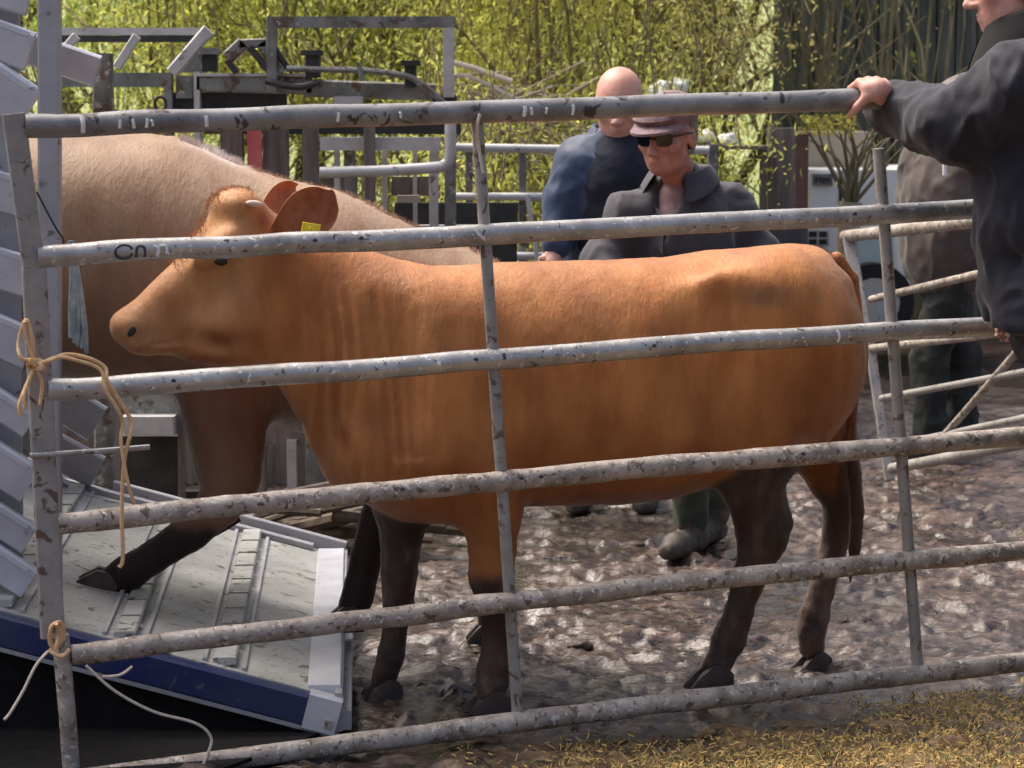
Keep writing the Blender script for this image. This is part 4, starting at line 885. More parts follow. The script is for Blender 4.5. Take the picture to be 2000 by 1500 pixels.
def eyes(root, j, f, u, r, sc=1.):
    for s_ in (-1, 1):
        c = j['head']+(r*s_*.031+f*.078+u*.002)*sc; o = small(root, 'eye', M_eye, 0, tuple(c), (.0085*sc,)*3)
def standing(cx, cy, lean=(0, 0), facing=(0, -1), sc=1., top=1.73, stance=.13, arms='down'):
    fx = Vector((facing[0], facing[1], 0)).normalized(); rt = Vector((fx.y, -fx.x, 0)) * 1.0   # rt = facing rotated: side vector
    b = Vector((cx, cy, 0)); k = top/1.75; L = Vector((lean[0], lean[1], 0)); J = {}
    hip = b+Vector((0, 0, .93*k))+L*.25; ch = b+Vector((0, 0, 1.27*k))+L*.7; nk = b+Vector((0, 0, 1.46*k))+L*.95; hd = b+Vector((0, 0, 1.625*k))+L*1.15
    J['chest'], J['neck'], J['head'] = ch, nk, hd
    for q, s_ in (('L', -1), ('R', 1)):
        J['hip'+q] = hip+rt*s_*.09*k; J['kn'+q] = b+rt*s_*.11*k+Vector((0, 0, .50*k))+fx*.02; J['an'+q] = b+rt*s_*stance*k+Vector((0, 0, .085))
        J['sh'+q] = ch+Vector((0, 0, .125*k))+rt*s_*.175*k+L*.12; J['el'+q] = J['sh'+q]+Vector((0, 0, -.28*k))+rt*s_*.07*k-fx*.02; J['wr'+q] = J['el'+q]+Vector((0, 0, -.23*k))+fx*.10*k-rt*s_*.0
    return J, tuple(b)

# --- bald man in the open navy jacket
D = 9.6; bc = P(1206, 800, D)
J, b = standing(bc.x, bc.y, top=1.78, lean=(.0, -.04)); hd = P(1209, 205, D-.03)
sh = Vector((hd.x, hd.y, 0))-Vector((J['head'].x, J['head'].y, 0)); J['head'] = hd; J['neck'] += sh*.7; 
J['elL'] = P(1098, 390, D-.02); J['wrL'] = P(1085, 480, D-.10); J['shL'] = P(1134, 322, D); J['shR'] = P(1290, 318, D); J['elR'] = P(1330, 420, D+.02); J['wrR'] = P(1345, 520, D-.05); J['chest'] = P(1205, 350, D); J['neck'] = P(1210, 268, D)
for q in 'LR': J['an'+q] += Vector((0, .32, 0)); J['kn'+q] += Vector((0, .20, 0)); J['hip'+q] += Vector((0, .10, 0))
root, j, f, u, r, o = person('bald man in an open navy jacket over a dark sweater looking down', b, J, (-.12, -1, -.22), sc=1.12)
head_up = u
def cutA(F):
    c = j['chest']
    F.op(lambda X, Y, Z: np.maximum(np.maximum(np.abs(X-c[0]-.055-(c[2]-Z)*.05)-(.060+(Z-c[2]+.25)*.16), (Y-c[1]+.085)), 0*Z-1)+0*X, (c[0]-.3, c[1]-.4, .7), (c[0]+.3, c[1]-.05, c[2]+.3), .012, True)
jacket(root, j, f, r, M_navy, hem=.80, cut=cutA, seed=2, amp=.007, wch=.22, arm=.074, shr=1.05)
F = Field(*[axes(j['chest'][i]-.28, j['chest'][i]+.28 if i < 2 else j['neck'][2]+.02, .012) for i in range(3)])
F.ell(j['chest']+np.array([.01, -.015, -.03]), (.175, .160, .22), .04); F.ell(j['chest']+np.array([.01, -.01, -.2]), (.175, .155, .2), .05); F.cone(j['chest'], j['neck'], .1, .066, .05)
cloth(root, 'sweater', F, M_sweat, .005, 9, 9)
collar(root, j, f, u, r, M_navy, .05, .088, .4, .9); trousers(root, j, M_trous); boots(root, j, f, M_boot); eyes(root, j, f, u, r, 1.12)
# --- man in flat cap and sunglasses
D = 8.35; bc = P(1325, 800, D+.15)
J, b = standing(bc.x, bc.y, top=1.58, lean=(-.02, -.16), facing=(-.35, -1)); J['head'] = P(1303, 264, D-.12); J['neck'] = P(1330, 350, D-.02); J['chest'] = P(1325, 470, D)
J['shL'] = P(1228, 425, D-.03); J['shR'] = P(1428, 412, D+.05); J['elL'] = P(1180, 505, D-.06); J['wrL'] = P(1200, 580, D-.22); J['elR'] = P(1480, 490, D+.05); J['wrR'] = P(1430, 600, D-.12)
J['anL'] = Vector((P(1350, 1050, 8.92).x, 8.92, .085)); J['anR'] = J['anL']+Vector((.08, .20, 0)); J['knL'] = Vector((J['anL'].x, 8.86, .46)); J['knR'] = Vector((J['anR'].x-.01, 9.06, .46)); J['hipL'] = Vector((J['anL'].x+.02, 8.72, .84)); J['hipR'] = Vector((J['anR'].x-.01, 8.86, .84))
b = (J['anL'].x+.13, 8.78, 0)
root, j, f, u, r, o = person('stooping man in a mauve flat cap and sunglasses with a slate grey coat', b, J, (-.62, -1, -.22), skin=M_skinr, sc=1.04)
def cutB(F):
    n = j['neck']; F.cone(n+f*.09+np.array([0, 0, -.02]), n+f*.12+np.array([.0, 0, -.16]), .05, .012, .02, True)
jacket(root, j, f, r, M_slate, 'coat', hem=.72, cut=cutB, seed=12, amp=.008, wch=.20, arm=.070, shr=.92, wb=.225)
F = Field(*[axes(j['neck'][i]-.2, j['neck'][i]+(.16 if i < 2 else .03), .010) for i in range(3)]); F.cone(j['neck']+np.array([0, 0, .0])-u*.0, j['chest']+f*.03, .062, .11, .03); cloth(root, 'shirt', F, M_shirt, .003, 12, 4)
collar(root, j, f, u, r, M_slate, .045, .085, .5, .6)
mb = MB(); q = [j['neck']+f*.125-r*.005+np.array([0, 0, -.10]), j['neck']+f*.085+r*.105+np.array([0, 0, -.005]), j['neck']+f*.11+r*.12+np.array([0, 0, -.075]), j['chest']+f*.165-r*.03+np.array([0, 0, -.01])]
mb.slab([Vector(v) for v in q], .012); lmb(root, mb, 'lapel', M_slate, False)
small(root, 'stud', M_white, 0, tuple(j['neck']+f*.105+r*.10+np.array([0, 0, -.035])), (.007, .007, .007))
trousers(root, j, M_green, .085); boots(root, j, f, M_boot, .14)
H = j['head']; Mx = Matrix(((r[0], -f[0], u[0]), (r[1], -f[1], u[1]), (r[2], -f[2], u[2])))
def headmesh(root, name, m, build, smooth=True):
    mb = MB(); build(mb); mb.v = [tuple(Mx @ Vector(v)*1.04 + Vector(H)) for v in mb.v]; return lmb(root, mb, name, m, smooth)
def capb(mb):
    n, rows = 28, []
    for (zz, ra, rb, cy) in ((.040, .088, .108, .012), (.052, .094, .116, .006), (.075, .096, .122, -.002), (.098, .086, .108, -.004), (.115, .058, .075, 0), (.121, .004, .004, 0)):
        rows.append([Vector((ra*math.cos(a), cy+rb*math.sin(a), zz - .010*math.sin(a)*0 + (.012*math.sin(a) if zz > .07 else 0))) for a in [2*math.pi*k/n for k in range(n)]])
    vs = [v for row in rows for v in row]; fs = [(i*n+k, i*n+(k+1) % n, (i+1)*n+(k+1) % n, (i+1)*n+k) for i in range(5) for k in range(n)]; mb.add(vs, fs)
    m_ = 13; top, bot = [], []
    for ring in (0, 1):
        for k in range(m_):
            a = math.pi*(1.12+.76*k/(m_-1)); e = ring*.052*math.sin((k/(m_-1))*math.pi)**.6
            for l, t_ in ((top, .004), (bot, -.004)): l.append(Vector(((.090+e*.4)*math.cos(a), .006+(.112+e)*math.sin(a), .046-ring*.016+t_)))
    vs = top+bot; N_ = len(top); fs = []
    for k in range(m_-1): fs += [(k, k+1, m_+k+1, m_+k), (N_+m_+k, N_+m_+k+1, N_+k+1, N_+k), (m_+k, m_+k+1, N_+m_+k+1, N_+m_+k)]
    mb.add(vs, fs)
headmesh(root, 'flat_cap', M_cap, capb)
def glb(mb):
    for s_ in (-1, 1):
        vs = []; n = 16
        for lay in (0, 1):
            for k in range(n):
                a = 2*math.pi*k/n; ca, sa = math.cos(a), math.sin(a); xx = math.copysign(abs(ca)**.7, ca)*.027; zz = math.copysign(abs(sa)**.7, sa)*.020
                vs.append(Vector((s_*.034+xx, -.096+lay*.006+abs(s_*.034+xx)*.22, .002+zz)))
        mb.add(vs, [tuple(range(n)), tuple(range(2*n-1, n-1, -1))]+[(k, (k+1) % n, n+(k+1) % n, n+k) for k in range(n)])
        mb.tube([(s_*.060, -.082, .012), (s_*.078, -.05, .012), (s_*.084, .012, .006)], .003, 6)
    mb.tube([(-.012, -.098, .008), (.012, -.098, .008)], .003, 6)
headmesh(root, 'sunglasses', M_glass, glb)
def hairfull(mb):
    hairb(mb); n = 24; rows = []
    for zz, k_ in ((.045, 1.03), (.075, .95), (.100, .76), (.118, .45), (.124, .05)):
        rows.append([Vector((.081*k_*math.cos(a), .018+.101*k_*math.sin(a), zz)) for a in np.linspace(0, 2*math.pi, n)])
    mb.add([v for q in rows for v in q], [(i*n+k, i*n+k+1, (i+1)*n+k+1, (i+1)*n+k) for i in range(4) for k in range(n-1)])
def hairb(mb):
    n = 24; rows = []
    for zz, k_ in ((.045, 1.03), (.02, 1.05), (-.01, 1.04), (-.04, .95), (-.065, .82)):
        rows.append([Vector((.079*k_*math.cos(a), .020+.097*k_*math.sin(a), zz)) for a in np.linspace(-.12, math.pi+.12, n)])
    vs = [v for q in rows for v in q]; mb.add(vs, [(i*n+k, i*n+k+1, (i+1)*n+k+1, (i+1)*n+k) for i in range(4) for k in range(n-1)])
headmesh(root, 'hair', M_hair, hairb)
# --- man in brown coat further back
D = 11.25; bc = P(1842, 800, D)
J, b = standing(bc.x, bc.y, top=1.66, facing=(-.8, -.6)); J['anL'] = bc*1; J['anL'].z = .085; J['anL'] += Vector((-.06, 0, 0)); J['anR'] = J['anL']+Vector((.16, .14, 0)); J['knL'] = J['anL']+Vector((.0, 0, .38)); J['knR'] = J['anR']+Vector((0, 0, .38))
J['head'] = P(1880, 205, D); J['neck'] = P(1870, 258, D)
for q in 'LR': J['wr'+q] = J['hip'+q]*.75+J['el'+q]*.25+Vector((-.02, -.02, .04))
root, j, f, u, r, o = person('man in a brown coat and dark trousers standing beyond the second gate', b, J, (-.8, -.6, -.2))
jacket(root, j, f, r, M_brown, 'coat', hem=.74, seed=22, wch=.215, wb=.205, dch=.15, arm=.075); trousers(root, j, M_trous, .098, 7); boots(root, j, f, M_boot, .2); collar(root, j, f, u, r, M_brown, .05, .085, .3, .5)
mb = MB(); p = P(1845, 300, 11.04); q = P(1846, 342, 11.04); mb.tube([p-o, q-o], .011, 8); lmb(root, mb, 'drawcord', M_white)
H = j['head']; Mx = Matrix(((r[0], -f[0], u[0]), (r[1], -f[1], u[1]), (r[2], -f[2], u[2]))); headmesh(root, 'hair', M_hair, lambda mb: (hairb(mb), capb(mb))); eyes(root, j, f, u, r)
# --- man leaning on the gate at the right
D = 6.50; bx_ = P(2060, 700, D)
rc = railpt(0, 1700); k = 1.13; Y0 = D
J = dict(head=P(1985, -32, D), neck=P(2010, 82, D), chest=P(2050, 245, D), shL=P(2010, 165, D-.17), shR=P(2040, 165, D+.19), elL=P(1862, 248, D-.02), wrL=P(1742, 208, 6.76),
         elR=P(2040, 400, D+.27), wrR=P(1990, 560, D+.22), hipL=P(2100, 640, D-.10), hipR=P(2100, 640, D+.10))
for q, s_ in (('L', -1), ('R', 1)):
    J['kn'+q] = Vector((P(2150, 900, D).x, D+s_*.12, .56)); J['an'+q] = Vector((P(2270, 900, D).x, D+s_*.14, .085))
root, j, f, u, r, o = person('man in a dark blue jacket leaning his hand on the top bar of the gate', (P(2270, 700, D).x, D, 0), J, (-1, .12, -.12), sc=1.12,
                             grip=dict(side='L', c=railpt(0, 1697)+Vector((0, 0, 0)), axis=tuple((railpt(0, 1750)-railpt(0, 1650)).normalized()), r=.0285))
jacket(root, j, f, r, M_dnavy, hem=CAMH-(640-190)*D/FPX-.0, seed=32, wch=.19, dch=.215, wb=.21, arm=.094, amp=.015, shr=1.3, step=.010)
trousers(root, j, M_trous, .10, 8); boots(root, j, f, M_boot, .2)
collar(root, j, f, u, r, M_slin, .085, .098, .2, .25, 'fleece_collar'); 
H = j['head']; Mx = Matrix(((r[0], -f[0], u[0]), (r[1], -f[1], u[1]), (r[2], -f[2], u[2]))); headmesh(root, 'hair', M_hair, hairfull); eyes(root, j, f, u, r, 1.12)
F = Field(*[axes(np.minimum(j['wrL'], j['elL'])[i]-.12, np.maximum(j['wrL'], j['elL'])[i]+.12, .008) for i in range(3)])
dv = (j['wrL']-j['elL']); dv /= np.linalg.norm(dv); F.cone(j['wrL']-dv*.035, j['wrL']+dv*.004, .068, .058, .01); cloth(root, 'cuff', F, M_dnavy, .008, 14, 6)

# ------------------------------------------------------------------ cattle crush and steelwork behind
def pxb(mb, x0, y0, x1, y1, D, dp=.05): a, c = P(x0, y0, D), P(x1, y1, D); mb.box((min(a.x, c.x), D, min(a.z, c.z)), (max(a.x, c.x), D+dp, max(a.z, c.z))); return mb
crush = thing('cattle_crush', 'grey steel cattle crush with a tall square frame standing behind the animals', 'cattle crush', (P(700, 800, 10).x, 10, 0))
D0 = 10.0
def cb(name, m, *boxes, D=D0, dp=.05):
    mb = MB()
    for q in boxes: pxb(mb, *q, D, dp)
    return mb.build(name, m, crush)
def cbeam(name, m, segs, w=.04, D=D0):
    mb = MB()
    for (x0, y0, x1, y1, t) in segs: mb.beam(P(x0, y0, D), P(x1, y1, D), t*D/FPX, w, up=Vector((0, 1, 0)))
    return mb.build(name, m, crush)
mb = MB(); pxb(mb, 520, 32, 888, 54, 9.9, .05); mb.build('top_beam', M_crush, crush)
for q in ((520, 54, 541, 180), (865, 54, 887, 190)): cb('frame_post', M_crushl if q[0] > 600 else M_crush, q, D=9.9)
cb('frame_foot', M_darkst, (845, 186, 892, 205), D=9.95)
mb = MB(); pxb(mb, 100, 54, 402, 68, 10.1, .05); mb.build('canopy_rail', M_crushl, crush); cb('canopy_rail', M_darkst, (100, 69, 385, 82), D=10.3)
cbeam('canopy_strut', M_crushl, [(408, 58, 336, 142, 24)], .05); cbeam('canopy_strut', M_crushl, [(268, 70, 228, 132, 17)], .03); cbeam('canopy_strut', M_crushl, [(150, 70, 132, 90, 17)], .03)
cb('gusset', M_crush, (352, 96, 404, 142), D=10.2, dp=.02)
cb('side_beam', M_crush, (120, 142, 322, 170)); cb('stub_post', M_crush, (319, 142, 338, 300)); cb('stub_post', M_crush, (343, 148, 376, 192)); cb('stub_post', M_crushl, (378, 140, 392, 300), D=9.97)
cb('dark_box', M_darkst, (394, 100, 424, 140)); cb('box_lid', M_crush, (386, 95, 430, 106), D=9.96)
cbeam('guillotine_arm', M_crush, [(446, 112, 476, 84, 26), (470, 86, 520, 84, 18), (512, 84, 552, 142, 24)], .06, 9.95)
cbeam('guillotine_link', M_darkst, [(488, 92, 528, 142, 12), (534, 88, 570, 142, 8), (444, 118, 462, 142, 12)], .04, 9.93)
cbeam('long_beam', M_crush, [(386, 162, 610, 168, 34)], .06); cb('long_beam_top', M_crushl, (386, 143, 600, 149), D=9.96, dp=.10)
cb('red_patch', M_red, (505, 157, 550, 173), D=9.955, dp=.02) if False else None
cbeam('rear_beam', M_crush, [(600, 172, 850, 180, 34)], .06)
cb('clamp_block', M_darkst, (596, 104, 624, 152), D=9.9, dp=.09); cb('clamp_lid', M_darkst, (588, 98, 628, 108), D=9.88, dp=.12); cb('clamp_block', M_darkst, (790, 124, 812, 170), D=9.9, dp=.09); cb('clamp_lid', M_darkst, (782, 118, 820, 128), D=9.88, dp=.12)
mb = MB(); mb.tube(curve([P(560, 134, 9.88), P(640, 136, 9.88), P(710, 138, 9.88), P(780, 146, 9.88), P(815, 158, 9.88), P(875, 208, 9.88)], 6), .012, 8); mb.tube([P(700, 122, 9.87), P(708, 158, 9.87)], .010, 8); mb.build('operating_bar', M_crush, crush, True)
mb = MB(); mb.tube(curve([P(520, 158, 9.9), P(580, 170, 9.88), P(625, 160, 9.88)], 6), .013, 8); mb.build('pivot_bar', M_darkst, crush, True)
cb('white_tag', M_crushl, (652, 188, 708, 206), D=9.93, dp=.02)
mb = MB(); c0 = P(313, 203, 9.9); mb.tube([c0+Vector((.022*math.cos(t), 0, .028*math.sin(t))) for t in np.linspace(0, 6.28, 14)], .006, 6); mb.build('ring', M_darkst, crush, True)
cb('lower_box', M_darkst, (330, 180, 560, 258), D=10.05); cb('panel_back', M_darkst, (400, 205, 900, 262), D=10.35, dp=.03)
# lower works seen between the top two bars of the gate
for x0, x1, y1 in ((430, 478, 620), (512, 566, 640), (590, 624, 640)): cb('upright_board', M_board, (x0, 225, x1, y1), D=10.02, dp=.06)
cb('red_strap', M_red, (482, 225, 512, 335), D=9.96, dp=.02)
cb('cross_bar', M_crushl, (625, 268, 860, 294), D=9.98); cb('heavy_post', M_board, (710, 232, 736, 1050), D=9.9, dp=.07)
mb = MB(); mb.tube(curve([P(625, 337, 9.82), P(740, 334, 9.82), P(850, 327, 9.82), P(868, 322, 9.82), P(878, 305, 9.82), P(880, 240, 9.82)], 6), .022, 12); mb.build('bent_pipe', M_crushl, crush, True)
for x0, x1, y0, y1 in ((652, 664, 294, 420), (672, 694, 294, 430), (746, 758, 294, 700), (806, 816, 294, 700), (838, 858, 278, 1000), (868, 892, 200, 1050)): cb('upright', M_crushl if x1-x0 < 18 or x0 == 838 else M_crush, (x0, y0, x1, y1), D=10.0+.04*(x0 % 3), dp=.04)
cb('short_bar', M_beige, (775, 382, 820, 396), D=9.95); cb('plate', M_board, (765, 345, 838, 382), D=10.1, dp=.02); cb('plate', M_board, (625, 345, 700, 640), D=10.15, dp=.02)
cb('dark_back', M_darkst, (770, 396, 1010, 700), D=10.6, dp=.03); cb('lower_rail', M_crushl, (640, 440, 1010, 456), D=10.3)
# lower works seen under the third bar
cb('side_sheet', M_crush, (232, 760, 350, 812), D=9.95); cb('ledge', M_crushl, (238, 814, 340, 850), D=9.85, dp=.1); cb('side_sheet', M_darkst, (236, 852, 352, 960), D=9.98); cb('side_sheet', M_darkst, (225, 960, 700, 1010), D=10.1)
for x0, x1, y0, y1, m_ in ((345, 360, 760, 1000, M_board), (505, 600, 800, 868, M_board), (560, 580, 860, 960, M_crushl), (596, 640, 820, 1000, M_crush), (500, 520, 870, 1000, M_board)): cb('lower_post', m_, (x0, y0, x1, y1), D=9.9+.03*(x0 % 4), dp=.05)
cb('far_sheet', M_board, (-100, 560, 720, 1010), D=10.45, dp=.03)
# broken timber and rubbish on the ground beside the ramp
pile = thing('timber_pile', 'dark broken branches and planks lying beside the ramp under the crush', 'timber pile', G(560, 1090))
mb = MB()
for q in range(26):
    a = G(rnd.uniform(400, 720), rnd.uniform(1020, 1085)); a.z = rnd.uniform(.02, .16); t = rnd.uniform(-.5, .5); L = rnd.uniform(.15, .55); mb.tube([a, a+Vector((L*math.cos(t), L*math.sin(t)*.4, rnd.uniform(-.05, .12)))], rnd.uniform(.012, .03), 7)
mb.build('branch', M_bark, pile, True)
mb = MB(); mb.beam(G(450, 1062)+Vector((0, 0, .06)), G(560, 1025)+Vector((0, 0, .10)), .04, .02); mb.build('plank', M_board, pile)

# background fence of rails
fence = thing('rail_fence', 'grey pipe rail fence running behind the two men', 'fence', (0.5, 11.2, 0))
mb = MB(); mb.tube([P(885, 288, 11.2), P(1130, 292, 11.2), P(1385, 294, 11.2)], .020, 10); mb.build('rail', M_crushl, fence, True)
mb = MB(); mb.tube([P(885, 384, 11.2), P(1385, 384, 11.2)], .018, 10); mb.build('rail', M_crushl, fence, True)
mb = MB(); mb.tube([P(885, 500, 11.2), P(1385, 500, 11.2)], .018, 10); mb.build('rail', M_crushl, fence, True)
for x in (916, 1020, 1390): pxb(MB(), x-7, 282, x+8, 905, 11.22, .04).build('post', M_crush, fence)
MB().beam(P(1030, 380, 11.18), P(1052, 520, 11.18), .02, .02, up=Vector((0, 1, 0))).build('brace', M_crushl, fence)
pxb(MB(), 895, 396, 1012, 470, 11.5, .04).build('dark_panel', M_darkst, fence)

# second gate at the right
g2 = thing('field_gate', 'narrow tubular gate leaning in the yard at the right behind the heifer rump', 'gate', G(1740, 930))
G2 = Plane(1660, 10.6, 2000, 9.2)
def W2(x, y, l=0.): return G2.world(x, y, l)
def g2t(name, pts, r_, m_=M_muddy): mb = MB(); mb.tube([W2(*p) for p in pts], r_, 10); mb.build(name, m_, g2, True)
g2t('rail', [(1650, 462), (1800, 445), (2080, 410)], .026); g2t('rail', [(1702, 585), (2080, 495)], .016); g2t('rail', [(1688, 682), (1900, 658), (2080, 632)], .016); g2t('rail', [(1722, 778), (2080, 712)], .014, M_stile); g2t('rail', [(1735, 872), (2080, 800)], .014, M_stile)
g2t('rail', [(1742, 915), (2080, 850)], .022, M_stile); g2t('diagonal_brace', [(1840, 856), (2010, 660), (2080, 580)], .015)
mb = MB(); mb.beam(W2(1657, 462), W2(1690, 650), .05, .035, up=Vector((0, 1, 0))); mb.beam(W2(1695, 650), W2(1738, 938), .04, .035, up=Vector((0, 1, 0))); mb.build('end_stile', M_stile, g2)

# white trailer, drum, posts far right
wt = thing('box_trailer', 'small white box trailer with a black wheel parked behind the stems at the right', 'trailer', (P(1690, 600, 15).x, 15.3, 0))
def wb_(nm, m_, q, D=15, dp=.05, par=wt): return pxb(MB(), *q, D, dp).build(nm, m_, par)
wb_('body', M_whitep, (1578, 332, 1960, 560), 15, 1.2); dr = wb_('door', M_whitep, (1582, 336, 1638, 420), 14.97, .03); wb_('hinge_strip', M_darkst, (1640, 336, 1644, 440), 14.96, .03)
wb_('notice', M_crush, (1588, 340, 1626, 362), 14.95, .02)
for i in range(4): wb_('notice_mark', M_ink, (1592+i*8, 346, 1597+i*8, 355), 14.94, .008)
wb_('vent_grid', M_darkst, (1578, 452, 1618, 478), 14.96, .02)
mb = MB(); [pxb(mb, x, 450, x+3, 480, 14.94, .01) for x in (1576, 1596, 1616)]; pxb(mb, 1576, 464, 1618, 467, 14.935, .01); mb.build('grid_bars', M_crushl, wt)
wb_('lower_board', mat('pale_blue_board', (.42, .52, .56), (.5, .6, .62), 6, .5), (1672, 462, 1744, 524), 14.9, .04); wb_('corner_post', M_whitep, (1752, 455, 1762, 620), 14.8, .05); wb_('corner_post', M_whitep, (1772, 470, 1781, 610), 14.8, .05)
wc = P(1708, 592, 14.75); mb = MB(); mb.tube([wc, wc+Vector((0, .16, 0))], .23, 26); wl = mb.build('wheel', M_tyre, wt, True); mb = MB(); mb.tube([wc+Vector((0, -.01, 0)), wc+Vector((0, .02, 0))], .145, 22); mb.build('rim', M_crushl, wt, True)
shed = thing('plank_wall', 'tall dark green-grey wall of upright boards behind the bare stems', 'wall', (2.6, 17.5, 0))
mb = MB(); x = P(1515, 0, 17.5).x
while x < 7.5:
    w_ = rnd.uniform(.10, .15); mb.box((x, 17.5+rnd.uniform(0, .02), -.05), (x+w_-.012, 17.54, 3.4+rnd.uniform(-.02, .02))); x += w_
mb.build('boards', M_wall, shed); MB().box((P(1515, 0, 17.5).x, 17.6, 0), (7.5, 17.63, 3.3)).build('backing', M_darkst, shed)
bench = MB(); pxb(bench, 1565, 258, 1700, 330, 15.6, .5); tag(bench.build('board_stack', M_beige), 'beige boards stacked above the white trailer roof', 'boards')
pst = MB(); pxb(pst, 1502, 250, 1548, 900, 12.3, .12); tag(pst.build('wooden_post', M_board), 'thick weathered grey post between the capped man and the white trailer', 'post')
pst = MB(); pxb(pst, 1546, 262, 1572, 860, 12.8, .08); tag(pst.build('wooden_post', mat('red_brown_post', (.13, .07, .055), (.2, .11, .09), 6, .8)), 'thin red-brown post just right of the thick grey post', 'post')
dp_ = P(1512, 440, 12.0); dm = MB(); dm.tube([(dp_.x, 12.1, 0), (dp_.x, 12.1, .98), (dp_.x, 12.1, 1.0)], [.17, .17, .16], 24); [dm.tube([(dp_.x, 12.1, z), (dp_.x, 12.1, z+.02)], .178, 24) for z in (.3, .62)]; tag(dm.build('oil_drum', M_darkst, None, True), 'black oil drum at the foot of the thick grey post', 'drum')
ws = thing('feed_bag', 'crumpled white plastic sack caught in the hedge behind the bald man', 'sack', P(1305, 178, 12.6))
F = Field(*[np.arange(-.16, .16, .01)]*3); F.ell((0, 0, 0), (.09, .05, .05), .03); F.ell((.05, 0, .03), (.05, .04, .03), .03); F.ell((-.04, 0, -.03), (.06, .04, .03), .03); cloth(ws, 'sack', F, M_whitep, .018, 16, 3)
ws = thing('feed_bag', 'white plastic sacks lying on a ledge right of the flat cap', 'sack', P(1400, 268, 12.2))
F = Field(np.arange(-.22, .22, .01), np.arange(-.12, .12, .01), np.arange(-.12, .12, .01)); F.ell((-.06, 0, 0), (.05, .04, .035), .03); F.ell((.05, 0, -.01), (.05, .04, .03), .02); cloth(ws, 'sack', F, M_whitep, .015, 16, 5)
sl = MB(); pxb(sl, 1365, 285, 1500, 292, 12.1, .3); [pxb(sl, x, 292, x+8, 900, 12.2, .04) for x in (1368, 1485)]; tag(sl.build('shelf_stand', M_board), 'low dark wooden stand behind the right shoulder of the capped man', 'stand')

# ------------------------------------------------------------------ shrubs and trees
def leafmesh(name, ctr, L, Wd, col, parent, droop=.0):
    L, Wd = L*.70, Wd*.62
    n = len(ctr); d = rng.normal(size=(n, 3)); d[:, 2] += droop; d /= np.linalg.norm(d, axis=1)[:, None]; e = np.cross(d, rng.normal(size=(n, 3))); e /= np.linalg.norm(e, axis=1)[:, None]
    l = (L*rng.uniform(.6, 1.4, n))[:, None]; w_ = (Wd*rng.uniform(.6, 1.4, n))[:, None]; nrm = np.cross(d, e)*.12*l
    v = np.stack([ctr-d*l*.5, ctr+e*w_*.5+nrm, ctr+d*l*.5, ctr-e*w_*.5+nrm], 1).reshape(-1, 3)
    me = rawmesh(name, v, np.arange(4*n).reshape(-1, 4)); paint(me, np.repeat(col, 4, 0)); return link(name, me, M_leaf, parent)
def shrub(name, label, px, D, hgt, spread, nleaf, cols, stems=7, xmax=99., maxlev=2, wob=.16, bark=M_bark, L=.055, Wd=.02, low=.1, group=None, clump=60, trunk_r=.026, cat='shrub', dens=.16):
    g = P(px, 750, D); root = thing(name, label, cat, (g.x, D, 0), group)
    mb = MB(); tips = []
    def branch(p, d, L_, r_, lev):
        pts = [p]; q = p.copy(); n = 5
        for i in range(n):
            d = (d+Vector((rnd.gauss(0, wob), rnd.gauss(0, wob), rnd.gauss(.03, .10)))).normalized()
            if q.x > xmax: d.x = -abs(d.x)
            q = q+d*(L_/n); pts.append(q.copy())
            if lev < maxlev and i > 0 and rnd.random() < .85:
                nd = (d+Vector((rnd.gauss(0, .6), rnd.gauss(0, .6), rnd.gauss(.1, .35)))).normalized(); branch(q, nd, L_*rnd.uniform(.35, .6), r_*.45, lev+1)
            if lev > 0 or i > 1: tips.append(q.copy())
        mb.tube(pts, [r_*(1-.75*i/n) for i in range(n+1)], 6 if lev else 8)
    for s_ in range(stems):
        a = 2*math.pi*s_/stems+rnd.uniform(-.4, .4); t = rnd.uniform(.15, .55)*spread/hgt
        branch(Vector((g.x+.08*math.cos(a), D+.08*math.sin(a), -.02)), Vector((math.cos(a)*t, math.sin(a)*t*.8, 1)).normalized(), hgt*rnd.uniform(.7, 1.0), trunk_r*rnd.uniform(.7, 1.2), 0)
    if nleaf > 3000:
        for _ in range(170):
            q = rnd.choice(tips).copy()
            if q.x > xmax: continue
            e = q+Vector((rnd.gauss(0, .16), rnd.gauss(0, .14), rnd.uniform(.25, .8))); mb.tube([q, q.lerp(e, .5)+Vector((rnd.gauss(0, .03), 0, 0)), e], [.006, .004, .002], 4)
    mb.build('branches', M_twig2 if bark is M_bark and cat == 'shrub' else bark, root, True)
    if nleaf:
        nleaf = int(nleaf*2.4)
        T = np.array([tuple(t) for t in tips]); T = T[(T[:, 2] > low) & (T[:, 0] < xmax)]
        k = min(clump*4, len(T)); C = T[rng.choice(len(T), k, replace=False)]; idx = rng.integers(0, k, nleaf)
        ctr = C[idx]+rng.normal(size=(nleaf, 3))*dens*np.array([1, 1, .9]); ctr[:, 2] = np.maximum(ctr[:, 2], low*.6)
        tone = (rng.random(k)[idx][:, None]**1.6)*.75+rng.random((nleaf, 1))*.35; c0, c1 = [np.array(c) for c in cols]; leafmesh('crown', ctr, L, Wd, c0*(1-tone)+c1*tone, root, .9)
    return root
YG = ((.44, .48, .08), (.86, .86, .26)); MG = ((.28, .40, .06), (.68, .78, .22)); OL = ((.54, .48, .15), (.88, .80, .34)); DK = ((.26, .34, .08), (.60, .66, .24))
